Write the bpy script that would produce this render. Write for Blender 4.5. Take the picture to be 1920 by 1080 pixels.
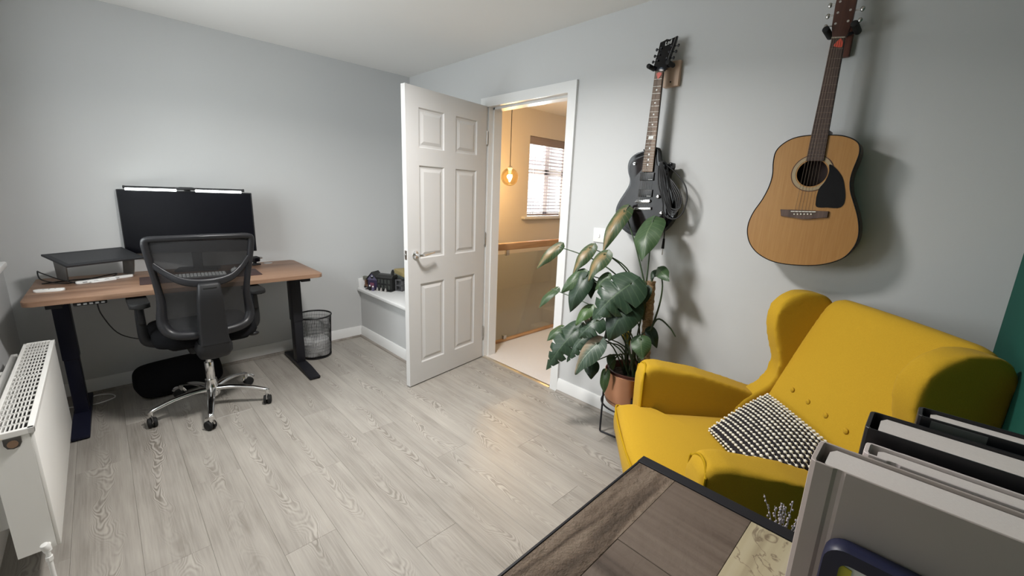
import bpy, bmesh, math, random
from mathutils import Vector, Matrix, Euler
PI = math.pi
R = math.radians
random.seed(7)
for o in list(bpy.data.objects):
    bpy.data.objects.remove(o, do_unlink=True)
SC = bpy.context.scene
COL = SC.collection

# ------------------------------------------------------------------ camera, sky, lights, exposure
cam_d = bpy.data.cameras.new('camera')
cam = bpy.data.objects.new('camera', cam_d)
COL.objects.link(cam)
CAMPOS = Vector((-2.185, -3.6453, 1.3679))
cam.location = CAMPOS
cam.rotation_euler = Euler((1.3462, -0.0371, -0.7720), 'XYZ')
cam_d.sensor_width = 36.0
cam_d.lens = 36.0 * 779.4 / 1920.0
cam_d.clip_start = 0.02
SC.camera = cam

w = bpy.data.worlds.new('world')
SC.world = w
w.use_nodes = True
bg = w.node_tree.nodes['Background']
bg.inputs[0].default_value = (0.94, 0.965, 1.0, 1)
bg.inputs[1].default_value = 1.5

SC.view_settings.view_transform = 'Standard'
SC.view_settings.look = 'None'
SC.view_settings.gamma = 1
SC.view_settings.use_curve_mapping = False
SC.view_settings.exposure = 0.30

LAMP = (-1.34, -2.05)


def light(name, kind, loc, power, color, rot=(0, 0, 0), size=None, size_y=None, shape=None, spread=None):
    d = bpy.data.lights.new(name, kind)
    d.energy = power
    d.color = color
    if kind == 'AREA':
        d.shape = shape or 'RECTANGLE'
        d.size = size
        if size_y:
            d.size_y = size_y
        if spread:
            d.spread = spread
    elif size:
        d.shadow_soft_size = size
    o = bpy.data.objects.new(name, d)
    COL.objects.link(o)
    o.location = loc
    o.rotation_euler = rot
    return o


# ceiling lamp of the room (just above the frame), daylight through the two windows, warm pendant bulb
light('ceiling_lamp_light', 'AREA', (LAMP[0], LAMP[1], 2.272), 36.0, (1.0, 0.975, 0.95), (0, 0, 0), 0.30, shape='DISK', spread=R(160))
light('window_daylight', 'AREA', (-2.80, -1.25, 1.55), 34.0, (0.96, 0.98, 1.0), (0, R(-90), 0), 1.05, 1.25)
light('landing_daylight', 'AREA', (2.06, 0.42, 1.58), 60.0, (0.92, 0.96, 1.0), (R(-90), 0, 0), 0.85, 0.95)
light('pendant_light', 'POINT', (0.88, -0.455, 1.525), 24.0, (1.0, 0.77, 0.53), size=0.03)

# ------------------------------------------------------------------ materials


def mat(name, col, rough=0.6, metal=0.0, spec=0.5, emit=None, estr=0, coat=0.0, sheen=0.0, trans=0.0, alpha=1.0):
    m = bpy.data.materials.new(name)
    m.use_nodes = True
    b = m.node_tree.nodes['Principled BSDF']
    b.inputs['Base Color'].default_value = (*col, 1)
    b.inputs['Roughness'].default_value = rough
    b.inputs['Metallic'].default_value = metal
    b.inputs['Specular IOR Level'].default_value = spec
    b.inputs['Coat Weight'].default_value = coat
    b.inputs['Sheen Weight'].default_value = sheen
    b.inputs['Transmission Weight'].default_value = trans
    if emit:
        b.inputs['Emission Color'].default_value = (*emit, 1)
        b.inputs['Emission Strength'].default_value = estr
    return m


def nodes(m):
    nt = m.node_tree
    return nt, nt.nodes, nt.links, nt.nodes['Principled BSDF']


def noise_to(m, scale=30, detail=4, c0=None, c1=None, bump=0.0, stretch=(1, 1, 1), lo=0.3, hi=0.7, dist=0.002, coord='Object', rnd=False):
    nt, n, l, b = nodes(m)
    tc = n.new('ShaderNodeTexCoord')
    mp = n.new('ShaderNodeMapping')
    mp.inputs['Scale'].default_value = stretch
    l.new(tc.outputs[coord], mp.inputs[0])
    vec = mp.outputs[0]
    if rnd:
        oi = n.new('ShaderNodeObjectInfo')
        mu = n.new('ShaderNodeMath'); mu.operation = 'MULTIPLY'; mu.inputs[1].default_value = 57.0
        l.new(oi.outputs['Random'], mu.inputs[0])
        ad = n.new('ShaderNodeVectorMath'); ad.operation = 'ADD'
        l.new(vec, ad.inputs[0]); l.new(mu.outputs[0], ad.inputs[1])
        vec = ad.outputs[0]
    nz = n.new('ShaderNodeTexNoise')
    nz.inputs['Scale'].default_value = scale
    nz.inputs['Detail'].default_value = detail
    l.new(vec, nz.inputs['Vector'])
    if c0:
        rp = n.new('ShaderNodeValToRGB')
        rp.color_ramp.elements[0].position = lo
        rp.color_ramp.elements[1].position = hi
        rp.color_ramp.elements[0].color = (*c0, 1)
        rp.color_ramp.elements[1].color = (*c1, 1)
        l.new(nz.outputs[0], rp.inputs[0])
        l.new(rp.outputs[0], b.inputs['Base Color'])
    if bump:
        bp = n.new('ShaderNodeBump')
        bp.inputs['Strength'].default_value = bump
        bp.inputs['Distance'].default_value = dist
        l.new(nz.outputs[0], bp.inputs['Height'])
        l.new(bp.outputs[0], b.inputs['Normal'])
    return m


def wood(name, dark, mid, light_, rough=0.5, along='Y', ring=9.0, fine=1.0, bump=0.15, spec=0.4, tone=0.0, distort=2.2):
    """long-grain wood: stretched noise rings with cathedral arches, fine pores, an offset per object"""
    m = mat(name, mid, rough, spec=spec)
    nt, n, l, b = nodes(m)
    tc = n.new('ShaderNodeTexCoord')
    oi = n.new('ShaderNodeObjectInfo')
    mu = n.new('ShaderNodeMath'); mu.operation = 'MULTIPLY'; mu.inputs[1].default_value = 83.0
    l.new(oi.outputs['Random'], mu.inputs[0])
    ad = n.new('ShaderNodeVectorMath'); ad.operation = 'ADD'
    mp = n.new('ShaderNodeMapping')
    k = {'X': (0.12, 1, 1), 'Y': (1, 0.12, 1), 'Z': (1, 1, 0.12)}[along]
    mp.inputs['Scale'].default_value = k
    l.new(tc.outputs['Object'], mp.inputs[0])
    l.new(mp.outputs[0], ad.inputs[0]); l.new(mu.outputs[0], ad.inputs[1])
    n1 = n.new('ShaderNodeTexNoise'); n1.inputs['Scale'].default_value = ring; n1.inputs['Detail'].default_value = 2.0
    n1.inputs['Distortion'].default_value = 0.4
    l.new(ad.outputs[0], n1.inputs['Vector'])
    m1 = n.new('ShaderNodeMath'); m1.operation = 'MULTIPLY'; m1.inputs[1].default_value = 9.0 * distort
    l.new(n1.outputs[0], m1.inputs[0])
    sn = n.new('ShaderNodeMath'); sn.operation = 'SINE'
    l.new(m1.outputs[0], sn.inputs[0])
    mp2 = n.new('ShaderNodeMapping')
    k2 = {'X': (0.04, 1, 1), 'Y': (1, 0.04, 1), 'Z': (1, 1, 0.04)}[along]
    mp2.inputs['Scale'].default_value = k2
    l.new(tc.outputs['Object'], mp2.inputs[0])
    ad2 = n.new('ShaderNodeVectorMath'); ad2.operation = 'ADD'
    l.new(mp2.outputs[0], ad2.inputs[0]); l.new(mu.outputs[0], ad2.inputs[1])
    n2 = n.new('ShaderNodeTexNoise'); n2.inputs['Scale'].default_value = 130.0 * fine; n2.inputs['Detail'].default_value = 3.0
    l.new(ad2.outputs[0], n2.inputs['Vector'])
    n3 = n.new('ShaderNodeTexNoise'); n3.inputs['Scale'].default_value = ring * 0.35; n3.inputs['Detail'].default_value = 1.0
    l.new(ad.outputs[0], n3.inputs['Vector'])
    a = n.new('ShaderNodeMath'); a.operation = 'MULTIPLY'; a.inputs[1].default_value = 0.13
    l.new(sn.outputs[0], a.inputs[0])
    c = n.new('ShaderNodeMath'); c.operation = 'MULTIPLY_ADD'; c.inputs[1].default_value = 0.5
    l.new(n2.outputs[0], c.inputs[0]); l.new(a.outputs[0], c.inputs[2])
    d = n.new('ShaderNodeMath'); d.operation = 'MULTIPLY_ADD'; d.inputs[1].default_value = 0.5
    l.new(n3.outputs[0], d.inputs[0]); l.new(c.outputs[0], d.inputs[2])
    rr = n.new('ShaderNodeMath'); rr.operation = 'MULTIPLY_ADD'; rr.inputs[1].default_value = tone
    l.new(oi.outputs['Random'], rr.inputs[0]); l.new(d.outputs[0], rr.inputs[2])
    rp = n.new('ShaderNodeValToRGB')
    e = rp.color_ramp.elements
    e[0].position = 0.28; e[0].color = (*dark, 1)
    e[1].position = 0.75 + tone * 0.5; e[1].color = (*light_, 1)
    x = e.new(0.5 + tone * 0.3); x.color = (*mid, 1)
    l.new(rr.outputs[0], rp.inputs[0])
    l.new(rp.outputs[0], b.inputs['Base Color'])
    bp = n.new('ShaderNodeBump'); bp.inputs['Strength'].default_value = bump; bp.inputs['Distance'].default_value = 0.001
    l.new(d.outputs[0], bp.inputs['Height'])
    l.new(bp.outputs[0], b.inputs['Normal'])
    return m


def glass(name, tint=(1, 1, 1), refl=0.06, rough=0.02):
    m = bpy.data.materials.new(name)
    m.use_nodes = True
    nt = m.node_tree
    n, l = nt.nodes, nt.links
    n.remove(n['Principled BSDF'])
    t = n.new('ShaderNodeBsdfTransparent'); t.inputs[0].default_value = (*tint, 1)
    g = n.new('ShaderNodeBsdfGlossy'); g.inputs['Roughness'].default_value = rough
    lw = n.new('ShaderNodeLayerWeight'); lw.inputs[0].default_value = 0.25
    ml = n.new('ShaderNodeMath'); ml.operation = 'MULTIPLY_ADD'; ml.inputs[1].default_value = 0.45; ml.inputs[2].default_value = refl
    l.new(lw.outputs['Fresnel'], ml.inputs[0])
    mx = n.new('ShaderNodeMixShader')
    l.new(ml.outputs[0], mx.inputs[0]); l.new(t.outputs[0], mx.inputs[1]); l.new(g.outputs[0], mx.inputs[2])
    l.new(mx.outputs[0], n['Material Output'].inputs[0])
    return m


def netting(name, col, opac):
    """woven mesh cloth: a share of it is thread, the rest is holes"""
    m = bpy.data.materials.new(name)
    m.use_nodes = True
    nt = m.node_tree
    n, l = nt.nodes, nt.links
    b = n['Principled BSDF']
    b.inputs['Base Color'].default_value = (*col, 1); b.inputs['Roughness'].default_value = 0.8
    t = n.new('ShaderNodeBsdfTransparent')
    mx = n.new('ShaderNodeMixShader'); mx.inputs[0].default_value = opac
    l.new(t.outputs[0], mx.inputs[1]); l.new(b.outputs[0], mx.inputs[2])
    l.new(mx.outputs[0], n['Material Output'].inputs[0])
    return m


WALL = noise_to(mat('grey_wall_paint', (0.55, 0.555, 0.553), 0.85, spec=0.2), 350, 2, bump=0.12)
GREEN = noise_to(mat('green_wall_paint', (0.010, 0.085, 0.062), 0.8, spec=0.2), 350, 2, bump=0.12)
CEIL = noise_to(mat('white_ceiling_paint', (0.78, 0.77, 0.75), 0.9, spec=0.2), 300, 2, bump=0.1)
HALL = noise_to(mat('beige_landing_paint', (0.74, 0.67, 0.58), 0.85, spec=0.2), 300, 2, bump=0.1)
GLOSS = mat('white_gloss_paint', (0.74, 0.74, 0.73), 0.32, spec=0.45)
DOORW = noise_to(mat('white_moulded_door', (0.61, 0.605, 0.595), 0.42, spec=0.4), 400, 2, bump=0.06, stretch=(1, 1, 0.1))


def laminate(name):
    """grey oak print: fine straight grain, and nested cathedral arches down the middle of each plank"""
    m = mat(name, (0.33, 0.3, 0.27), 0.36, spec=0.45)
    nt, n, l, b = nodes(m)

    def M_(op, *ins):
        x = n.new('ShaderNodeMath'); x.operation = op
        for i, q in enumerate(ins):
            if isinstance(q, (int, float)): x.inputs[i].default_value = q
            else: l.new(q, x.inputs[i])
        return x.outputs[0]

    def noise(vec, sc, det, rough=0.5):
        z = n.new('ShaderNodeTexNoise'); z.inputs['Scale'].default_value = sc; z.inputs['Detail'].default_value = det
        z.inputs['Roughness'].default_value = rough
        l.new(vec, z.inputs['Vector'])
        return z.outputs[0]

    def scaled(vec, s):
        v = n.new('ShaderNodeMapping'); v.inputs['Scale'].default_value = s
        l.new(vec, v.inputs[0])
        return v.outputs[0]
    tc = n.new('ShaderNodeTexCoord'); oi = n.new('ShaderNodeObjectInfo')
    off = n.new('ShaderNodeCombineXYZ')
    l.new(M_('MULTIPLY', oi.outputs['Random'], 31.0), off.inputs[0]); l.new(M_('MULTIPLY', oi.outputs['Random'], 77.0), off.inputs[1])
    ad = n.new('ShaderNodeVectorMath'); ad.operation = 'ADD'
    l.new(tc.outputs['Object'], ad.inputs[0]); l.new(off.outputs[0], ad.inputs[1])
    P = ad.outputs[0]
    sx = n.new('ShaderNodeSeparateXYZ'); l.new(tc.outputs['Object'], sx.inputs[0])
    wob = noise(scaled(P, (3, 2.2, 1)), 1.6, 2.0)
    x0 = M_('MULTIPLY_ADD', wob, 0.16, -0.08)
    dx = M_('SUBTRACT', sx.outputs[0], x0)
    dx2 = M_('MULTIPLY', dx, dx)
    sgn = M_('MULTIPLY_ADD', M_('GREATER_THAN', M_('FRACT', M_('MULTIPLY', oi.outputs['Random'], 7.3)), 0.5), 2.0, -1.0)
    ph = M_('ADD', M_('MULTIPLY', M_('MULTIPLY', sx.outputs[1], sgn), 17.0), M_('MULTIPLY', dx2, 2600.0))
    ph = M_('ADD', ph, M_('MULTIPLY', noise(scaled(P, (6, 2.5, 1)), 2.6, 2.0), 4.6))
    ring = M_('SINE', M_('MULTIPLY', ph, 6.2832))
    msk = n.new('ShaderNodeMapRange'); msk.inputs['From Min'].default_value = 0.050; msk.inputs['From Max'].default_value = 0.012
    msk.clamp = True
    l.new(M_('ABSOLUTE', dx), msk.inputs['Value'])
    m2 = n.new('ShaderNodeMapRange'); m2.inputs['From Min'].default_value = 0.42; m2.inputs['From Max'].default_value = 0.62
    l.new(noise(scaled(P, (2, 1.6, 1)), 1.5, 1.0), m2.inputs['Value'])
    arch = M_('MULTIPLY', M_('MULTIPLY', ring, msk.outputs[0]), M_('MULTIPLY_ADD', m2.outputs[0], 0.85, 0.15))
    fine = noise(scaled(P, (1, 0.035, 1)), 150.0, 3.0, 0.6)
    mid_ = noise(scaled(P, (1, 0.05, 1)), 28.0, 2.0)
    broad = noise(scaled(P, (1, 0.4, 1)), 6.0, 2.0)
    v = M_('MULTIPLY_ADD', arch, 0.18, M_('MULTIPLY', fine, 0.34))
    v = M_('ADD', v, M_('MULTIPLY', mid_, 0.30)); v = M_('ADD', v, M_('MULTIPLY', broad, 0.36))
    v = M_('ADD', v, M_('MULTIPLY', oi.outputs['Random'], 0.07))
    rp = n.new('ShaderNodeValToRGB')
    e = rp.color_ramp.elements
    e[0].position = 0.26; e[0].color = (0.165, 0.146, 0.122, 1)
    e[1].position = 0.80; e[1].color = (0.44, 0.41, 0.365, 1)
    x = e.new(0.52); x.color = (0.322, 0.298, 0.266, 1)
    l.new(v, rp.inputs[0]); l.new(rp.outputs[0], b.inputs['Base Color'])
    bp = n.new('ShaderNodeBump'); bp.inputs['Strength'].default_value = 0.12; bp.inputs['Distance'].default_value = 0.001
    l.new(v, bp.inputs['Height']); l.new(bp.outputs[0], b.inputs['Normal'])
    return m


FLOORM = laminate('grey_oak_laminate')
SCOTIA = wood('grey_oak_beading', (0.20, 0.175, 0.15), (0.29, 0.26, 0.23), (0.36, 0.33, 0.29), 0.5, 'Y', 7.0)
CARPET = noise_to(mat('beige_carpet', (0.68, 0.63, 0.58), 0.95, spec=0.1), 500, 3, (0.64, 0.59, 0.55), (0.79, 0.75, 0.71), 0.6, dist=0.004)
DESKW = wood('walnut_desk_top', (0.14, 0.075, 0.045), (0.235, 0.135, 0.085), (0.32, 0.20, 0.13), 0.45, 'X', 5.0, 0.8, 0.08, 0.4, 0, 1.6)
OAK = wood('warm_oak', (0.36, 0.19, 0.085), (0.50, 0.29, 0.14), (0.60, 0.38, 0.20), 0.45, 'X', 8.0)
BLACKMET = mat('black_powder_coat', (0.012, 0.012, 0.016), 0.5, spec=0.3)
NAVYMET = mat('blue_black_powder_coat', (0.008, 0.009, 0.022), 0.5, spec=0.25)
BLACKPL = noise_to(mat('black_plastic', (0.011, 0.011, 0.012), 0.5, spec=0.3), 600, 2, bump=0.05)
SATIN = mat('satin_black_plastic', (0.013, 0.013, 0.015), 0.38, spec=0.35)
SCREEN = mat('dark_screen', (0.003, 0.003, 0.005), 0.35, spec=0.08)
CHROME = mat('chrome', (0.78, 0.78, 0.78), 0.14, 1.0)
NICKEL = mat('brushed_nickel', (0.55, 0.54, 0.52), 0.3, 1.0)
WHITEPL = mat('white_plastic', (0.80, 0.80, 0.78), 0.35)
RADW = mat('white_radiator_enamel', (0.78, 0.77, 0.74), 0.35)
NET = netting('black_net_back', (0.009, 0.009, 0.010), 0.86)
BLACKFAB = noise_to(mat('black_fabric', (0.008, 0.008, 0.009), 0.95, spec=0.1), 400, 2, bump=0.3)
YELLOW = noise_to(mat('mustard_wool', (0.50, 0.30, 0.022), 0.95, spec=0.1, sheen=0.05), 700, 3, (0.45, 0.268, 0.019), (0.545, 0.332, 0.026), 0.35, dist=0.0015)
YPIPE = mat('mustard_piping', (0.42, 0.255, 0.010), 0.95, spec=0.1)
COPPER = noise_to(mat('brushed_copper', (0.60, 0.31, 0.19), 0.27, 1.0), 60, 3, bump=0.05, stretch=(1, 1, 14))
COPPERIN = mat('dark_brown_pot', (0.10, 0.035, 0.025), 0.45)
SOIL = noise_to(mat('potting_soil', (0.03, 0.02, 0.013), 1.0), 120, 4, (0.012, 0.008, 0.006), (0.06, 0.04, 0.025), 1.0, dist=0.01)
COIR = noise_to(mat('coir_pole', (0.36, 0.23, 0.13), 1.0), 60, 4, (0.20, 0.12, 0.06), (0.50, 0.34, 0.20), 1.0, stretch=(1, 1, 5), dist=0.006)
STEM = mat('green_stem', (0.035, 0.06, 0.025), 0.5)
SPRUCE = wood('honey_spruce_top', (0.32, 0.155, 0.042), (0.37, 0.192, 0.058), (0.41, 0.225, 0.074), 0.32, 'Z', 3.0, 1.6, 0.03, 0.5, 0, 1.0)
MAHOG = wood('dark_mahogany', (0.03, 0.012, 0.009), (0.06, 0.024, 0.018), (0.09, 0.038, 0.027), 0.4, 'Z', 10.0)
ROSEW = wood('rosewood_fingerboard', (0.045, 0.026, 0.02), (0.075, 0.046, 0.036), (0.11, 0.07, 0.055), 0.5, 'Z', 14.0)
ROSEL = wood('light_rosewood_fingerboard', (0.12, 0.075, 0.05), (0.20, 0.135, 0.095), (0.28, 0.20, 0.145), 0.5, 'Z', 14.0)
LACQ = mat('black_lacquer', (0.004, 0.004, 0.005), 0.14, spec=0.28)
BINDING = mat('cream_binding', (0.30, 0.23, 0.13), 0.4)
IVORY = mat('ivory_plastic', (0.80, 0.78, 0.70), 0.4)
PEARL = mat('pearl_inlay', (0.75, 0.76, 0.74), 0.25)
STEELW = mat('steel_string', (0.42, 0.40, 0.36), 0.4, 1.0)
BRONZE = mat('dull_bronze_string', (0.16, 0.12, 0.09), 0.5, 0.8)
REDPICK = mat('red_plectrum', (0.62, 0.07, 0.035), 0.4)
BEECH = wood('pale_beech_block', (0.40, 0.27, 0.19), (0.52, 0.37, 0.27), (0.60, 0.45, 0.34), 0.5, 'Z', 9.0)
REDWOOD = wood('reddish_wood_block', (0.10, 0.035, 0.025), (0.17, 0.065, 0.045), (0.24, 0.10, 0.07), 0.5, 'Z', 9.0)
RUBBER = mat('black_rubber', (0.010, 0.010, 0.010), 0.7, spec=0.3)
CABLE = mat('black_cable', (0.012, 0.012, 0.013), 0.45)
GREYPL = mat('grey_plastic', (0.33, 0.33, 0.33), 0.5)
CREAM = mat('cream_yarn', (0.80, 0.76, 0.66), 0.9, spec=0.1)
TABLEDARK = wood('weathered_brown_board', (0.052, 0.036, 0.025), (0.132, 0.094, 0.067), (0.22, 0.168, 0.125), 0.7, 'X', 22.0, 0.35, 1.0, 0.3, 0.03, 2.6)
TABLECROSS = wood('weathered_brown_cross_board', (0.040, 0.027, 0.020), (0.122, 0.090, 0.070), (0.175, 0.136, 0.108), 0.6, 'Y', 10.0, 0.5, 0.4, 0.3, 0.05, 1.6)
TABLELIGHT = wood('pale_reclaimed_board', (0.26, 0.21, 0.13), (0.42, 0.36, 0.235), (0.48, 0.425, 0.30), 0.65, 'X', 7.0, 0.4, 0.4, 0.3, 0.0, 0.8)
def veins(m, col):
    nt, n, l, b = nodes(m)
    src = b.inputs['Base Color'].links[0].from_socket
    tc = n.new('ShaderNodeTexCoord')
    nz = n.new('ShaderNodeTexNoise'); nz.inputs['Scale'].default_value = 13; nz.inputs['Detail'].default_value = 5; nz.inputs['Distortion'].default_value = 1.2
    l.new(tc.outputs['Object'], nz.inputs['Vector'])
    a = n.new('ShaderNodeMath'); a.operation = 'SUBTRACT'; a.inputs[1].default_value = 0.5; l.new(nz.outputs[0], a.inputs[0])
    c = n.new('ShaderNodeMath'); c.operation = 'ABSOLUTE'; l.new(a.outputs[0], c.inputs[0])
    d = n.new('ShaderNodeMapRange'); d.inputs['From Min'].default_value = 0.022; d.inputs['From Max'].default_value = 0.0; d.inputs['To Max'].default_value = 0.7
    l.new(c.outputs[0], d.inputs['Value'])
    mx = n.new('ShaderNodeMix'); mx.data_type = 'RGBA'
    l.new(src, mx.inputs['A']); mx.inputs['B'].default_value = (*col, 1); l.new(d.outputs[0], mx.inputs['Factor'])
    l.new(mx.outputs['Result'], b.inputs['Base Color'])


def rough_bark(m, sc, strength):
    nt, n, l, b = nodes(m)
    tc = n.new('ShaderNodeTexCoord')
    nz = n.new('ShaderNodeTexNoise'); nz.inputs['Scale'].default_value = sc; nz.inputs['Detail'].default_value = 6; nz.inputs['Roughness'].default_value = 0.65
    l.new(tc.outputs['Object'], nz.inputs['Vector'])
    bp = n.new('ShaderNodeBump'); bp.inputs['Strength'].default_value = strength; bp.inputs['Distance'].default_value = 0.010
    l.new(nz.outputs[0], bp.inputs['Height'])
    old = b.inputs['Normal'].links[0].from_socket
    l.new(old, bp.inputs['Normal'])
    l.new(bp.outputs[0], b.inputs['Normal'])


veins(TABLELIGHT, (0.10, 0.06, 0.04))
rough_bark(TABLEDARK, 55, 0.9)
rough_bark(TABLECROSS, 30, 0.25)
BOOKW = mat('pale_grey_book_cloth', (0.44, 0.375, 0.35), 0.55)
BOOKPINK = mat('pinkish_white_book_cover', (0.66, 0.58, 0.57), 0.5)
BOOKB = mat('black_book_cover', (0.012, 0.011, 0.014), 0.4)
PAGES = noise_to(mat('page_edges', (0.66, 0.60, 0.57), 0.8), 300, 2, (0.60, 0.54, 0.52), (0.76, 0.70, 0.67), 0.2, stretch=(30, 1, 1))
NAVY = mat('navy_rubber', (0.012, 0.014, 0.045), 0.45)
EMBED = mat('lamp_diffuser', (1, 1, 1), 0.5, emit=(1.0, 0.97, 0.93), estr=9.0)
BARLED = mat('cold_led_strip', (1, 1, 1), 0.5, emit=(0.93, 1.0, 0.97), estr=5.0)
FILAM = mat('glowing_filament', (1, 0.7, 0.3), 0.5, emit=(1.0, 0.66, 0.28), estr=45.0)
AMBER = glass('amber_glass', (0.98, 0.86, 0.62), 0.05)
CLEAR = glass('window_glass', (0.96, 0.98, 0.98), 0.03)
RAILGL = glass('balustrade_glass', (0.84, 0.87, 0.85), 0.07)
BLIND = noise_to(mat('grey_brown_blind', (0.30, 0.24, 0.23), 0.5), 60, 3, (0.26, 0.20, 0.195), (0.34, 0.28, 0.27), stretch=(0.1, 1, 8))
BRASS = mat('gold_threshold', (0.80, 0.74, 0.64), 0.35, 1.0)
BINM = mat('black_wire', (0.010, 0.010, 0.011), 0.45, spec=0.4)
PAPER = mat('white_paper', (0.78, 0.78, 0.78), 0.8)

# ------------------------------------------------------------------ mesh helpers


def catmull(pts, k=6, closed=False):
    P = [Vector(p) for p in pts]
    n = len(P)
    out = []
    rng = range(n) if closed else range(n - 1)
    for i in rng:
        p0 = P[(i - 1) % n] if closed or i > 0 else P[0] * 2 - P[1]
        p1 = P[i]
        p2 = P[(i + 1) % n]
        p3 = P[(i + 2) % n] if closed or i + 2 < n else P[-1] * 2 - P[-2]
        for j in range(k):
            t = j / k
            out.append(0.5 * ((2 * p1) + (p2 - p0) * t + (2 * p0 - 5 * p1 + 4 * p2 - p3) * t * t + (3 * p1 - p0 - 3 * p2 + p3) * t ** 3))
    if not closed:
        out.append(P[-1])
    return out


class B:
    def __init__(s):
        s.bm = bmesh.new()

    def _merge(s, t, mtx=None):
        if mtx is not None:
            bmesh.ops.transform(t, matrix=mtx, verts=t.verts)
        me = bpy.data.meshes.new('t')
        t.to_mesh(me)
        t.free()
        s.bm.from_mesh(me)
        bpy.data.meshes.remove(me)
        return s

    def box(s, c, d, bev=0.0, seg=2, rot=None):
        t = bmesh.new()
        bmesh.ops.create_cube(t, size=1)
        bmesh.ops.scale(t, vec=d, verts=t.verts)
        if bev > 0:
            bmesh.ops.bevel(t, geom=list(t.edges), offset=min(bev, min(d) * 0.49), segments=seg, affect='EDGES', profile=0.5)
        m = Matrix.Translation(Vector(c))
        if rot:
            m = m @ Euler(rot).to_matrix().to_4x4()
        return s._merge(t, m)

    def lohi(s, lo, hi, bev=0.0, seg=2):
        c = [(a + b) / 2 for a, b in zip(lo, hi)]
        return s.box(c, [abs(b - a) for a, b in zip(lo, hi)], bev, seg)

    def cyl(s, p0, p1, r0, r1=None, n=16, bev=0.0):
        r1 = r0 if r1 is None else r1
        p0, p1 = Vector(p0), Vector(p1)
        d = p1 - p0
        t = bmesh.new()
        bmesh.ops.create_cone(t, cap_ends=True, segments=n, radius1=r0, radius2=r1, depth=d.length)
        if bev > 0:
            ed = [e for e in t.edges if len(e.link_faces) == 2 and any(len(f.verts) > 4 for f in e.link_faces)]
            bmesh.ops.bevel(t, geom=ed, offset=bev, segments=2, affect='EDGES', profile=0.5)
        m = Matrix.Translation((p0 + p1) / 2) @ d.to_track_quat('Z', 'Y').to_matrix().to_4x4()
        return s._merge(t, m)

    def sph(s, c, r, sc=(1, 1, 1), u=16, v=10, rot=None):
        t = bmesh.new()
        bmesh.ops.create_uvsphere(t, u_segments=u, v_segments=v, radius=r)
        m = Matrix.Translation(Vector(c))
        if rot:
            m = m @ Euler(rot).to_matrix().to_4x4()
        return s._merge(t, m @ Matrix.Diagonal((*sc, 1)))

    def ico(s, c, r, sc=(1, 1, 1), sub=1, mtx=None):
        t = bmesh.new()
        bmesh.ops.create_icosphere(t, subdivisions=sub, radius=r)
        m = Matrix.Translation(Vector(c))
        if mtx is not None:
            m = m @ mtx
        return s._merge(t, m @ Matrix.Diagonal((*sc, 1)))

    def tube(s, pts, r, n=8, closed=False, smooth=0, flat=None, up=None):
        """swept tube; r a number or list; flat=(a,b) scales the two section axes"""
        P = [Vector(p) for p in pts]
        if smooth:
            k0 = len(P)
            P = catmull(P, smooth, closed)
            if isinstance(r, (list, tuple)):
                r = [r[min(int(i / smooth), k0 - 1)] * (1 - (i % smooth) / smooth) + r[min(int(i / smooth) + 1, k0 - 1)] * ((i % smooth) / smooth) for i in range(len(P))]
        N = len(P)
        rr = r if isinstance(r, (list, tuple)) else [r] * N
        bm = s.bm
        rings = []
        U = Vector(up) if up else None
        prev = None
        for i, p in enumerate(P):
            a = P[(i - 1) % N] if closed or i > 0 else p
            b = P[(i + 1) % N] if closed or i < N - 1 else p
            t = (b - a).normalized()
            if U is not None:
                x = U.cross(t)
                if x.length < 1e-5:
                    x = t.orthogonal()
            elif prev is None:
                x = t.orthogonal()
            else:
                x = prev - t * prev.dot(t)
            x.normalize()
            prev = x
            y = t.cross(x)
            fa, fb = flat if flat else (1, 1)
            rings.append([bm.verts.new(p + (x * math.cos(2 * PI * k / n) * fa + y * math.sin(2 * PI * k / n) * fb) * rr[i]) for k in range(n)])
        for i in range(N if closed else N - 1):
            A, Bq = rings[i], rings[(i + 1) % N]
            for k in range(n):
                bm.faces.new((A[k], A[(k + 1) % n], Bq[(k + 1) % n], Bq[k]))
        if not closed:
            bm.faces.new(rings[0][::-1])
            bm.faces.new(rings[-1])
        return s

    def lathe(s, prof, n=32, c=(0, 0, 0), cap=True):
        bm = s.bm
        c = Vector(c)
        rings = []
        for r, z in prof:
            rings.append([bm.verts.new(c + Vector((max(r, 1e-4) * math.cos(2 * PI * k / n), max(r, 1e-4) * math.sin(2 * PI * k / n), z))) for k in range(n)])
        for A, Bq in zip(rings, rings[1:]):
            for k in range(n):
                bm.faces.new((A[k], A[(k + 1) % n], Bq[(k + 1) % n], Bq[k]))
        if cap:
            bm.faces.new(rings[0][::-1])
            bm.faces.new(rings[-1])
        return s

    def prism(s, out, a0, a1, axes, bev=0.0, seg=2):
        """outline (u,v) extruded a0..a1; axes maps (u,v,a) to a point"""
        t = bmesh.new()
        v0 = [t.verts.new((u, v, a0)) for u, v in out]
        v1 = [t.verts.new((u, v, a1)) for u, v in out]
        f0 = t.faces.new(v0[::-1])
        f1 = t.faces.new(v1)
        n = len(out)
        for i in range(n):
            t.faces.new((v0[i], v0[(i + 1) % n], v1[(i + 1) % n], v1[i]))
        if bev > 0:
            ed = list(set(f0.edges) | set(f1.edges))
            bmesh.ops.bevel(t, geom=ed, offset=bev, segments=seg, affect='EDGES', profile=0.5)
        for v in t.verts:
            v.co = Vector(axes(*v.co))
        return s._merge(t)

    def quad(s, *p):
        s.bm.faces.new([s.bm.verts.new(q) for q in p])
        return s

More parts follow.
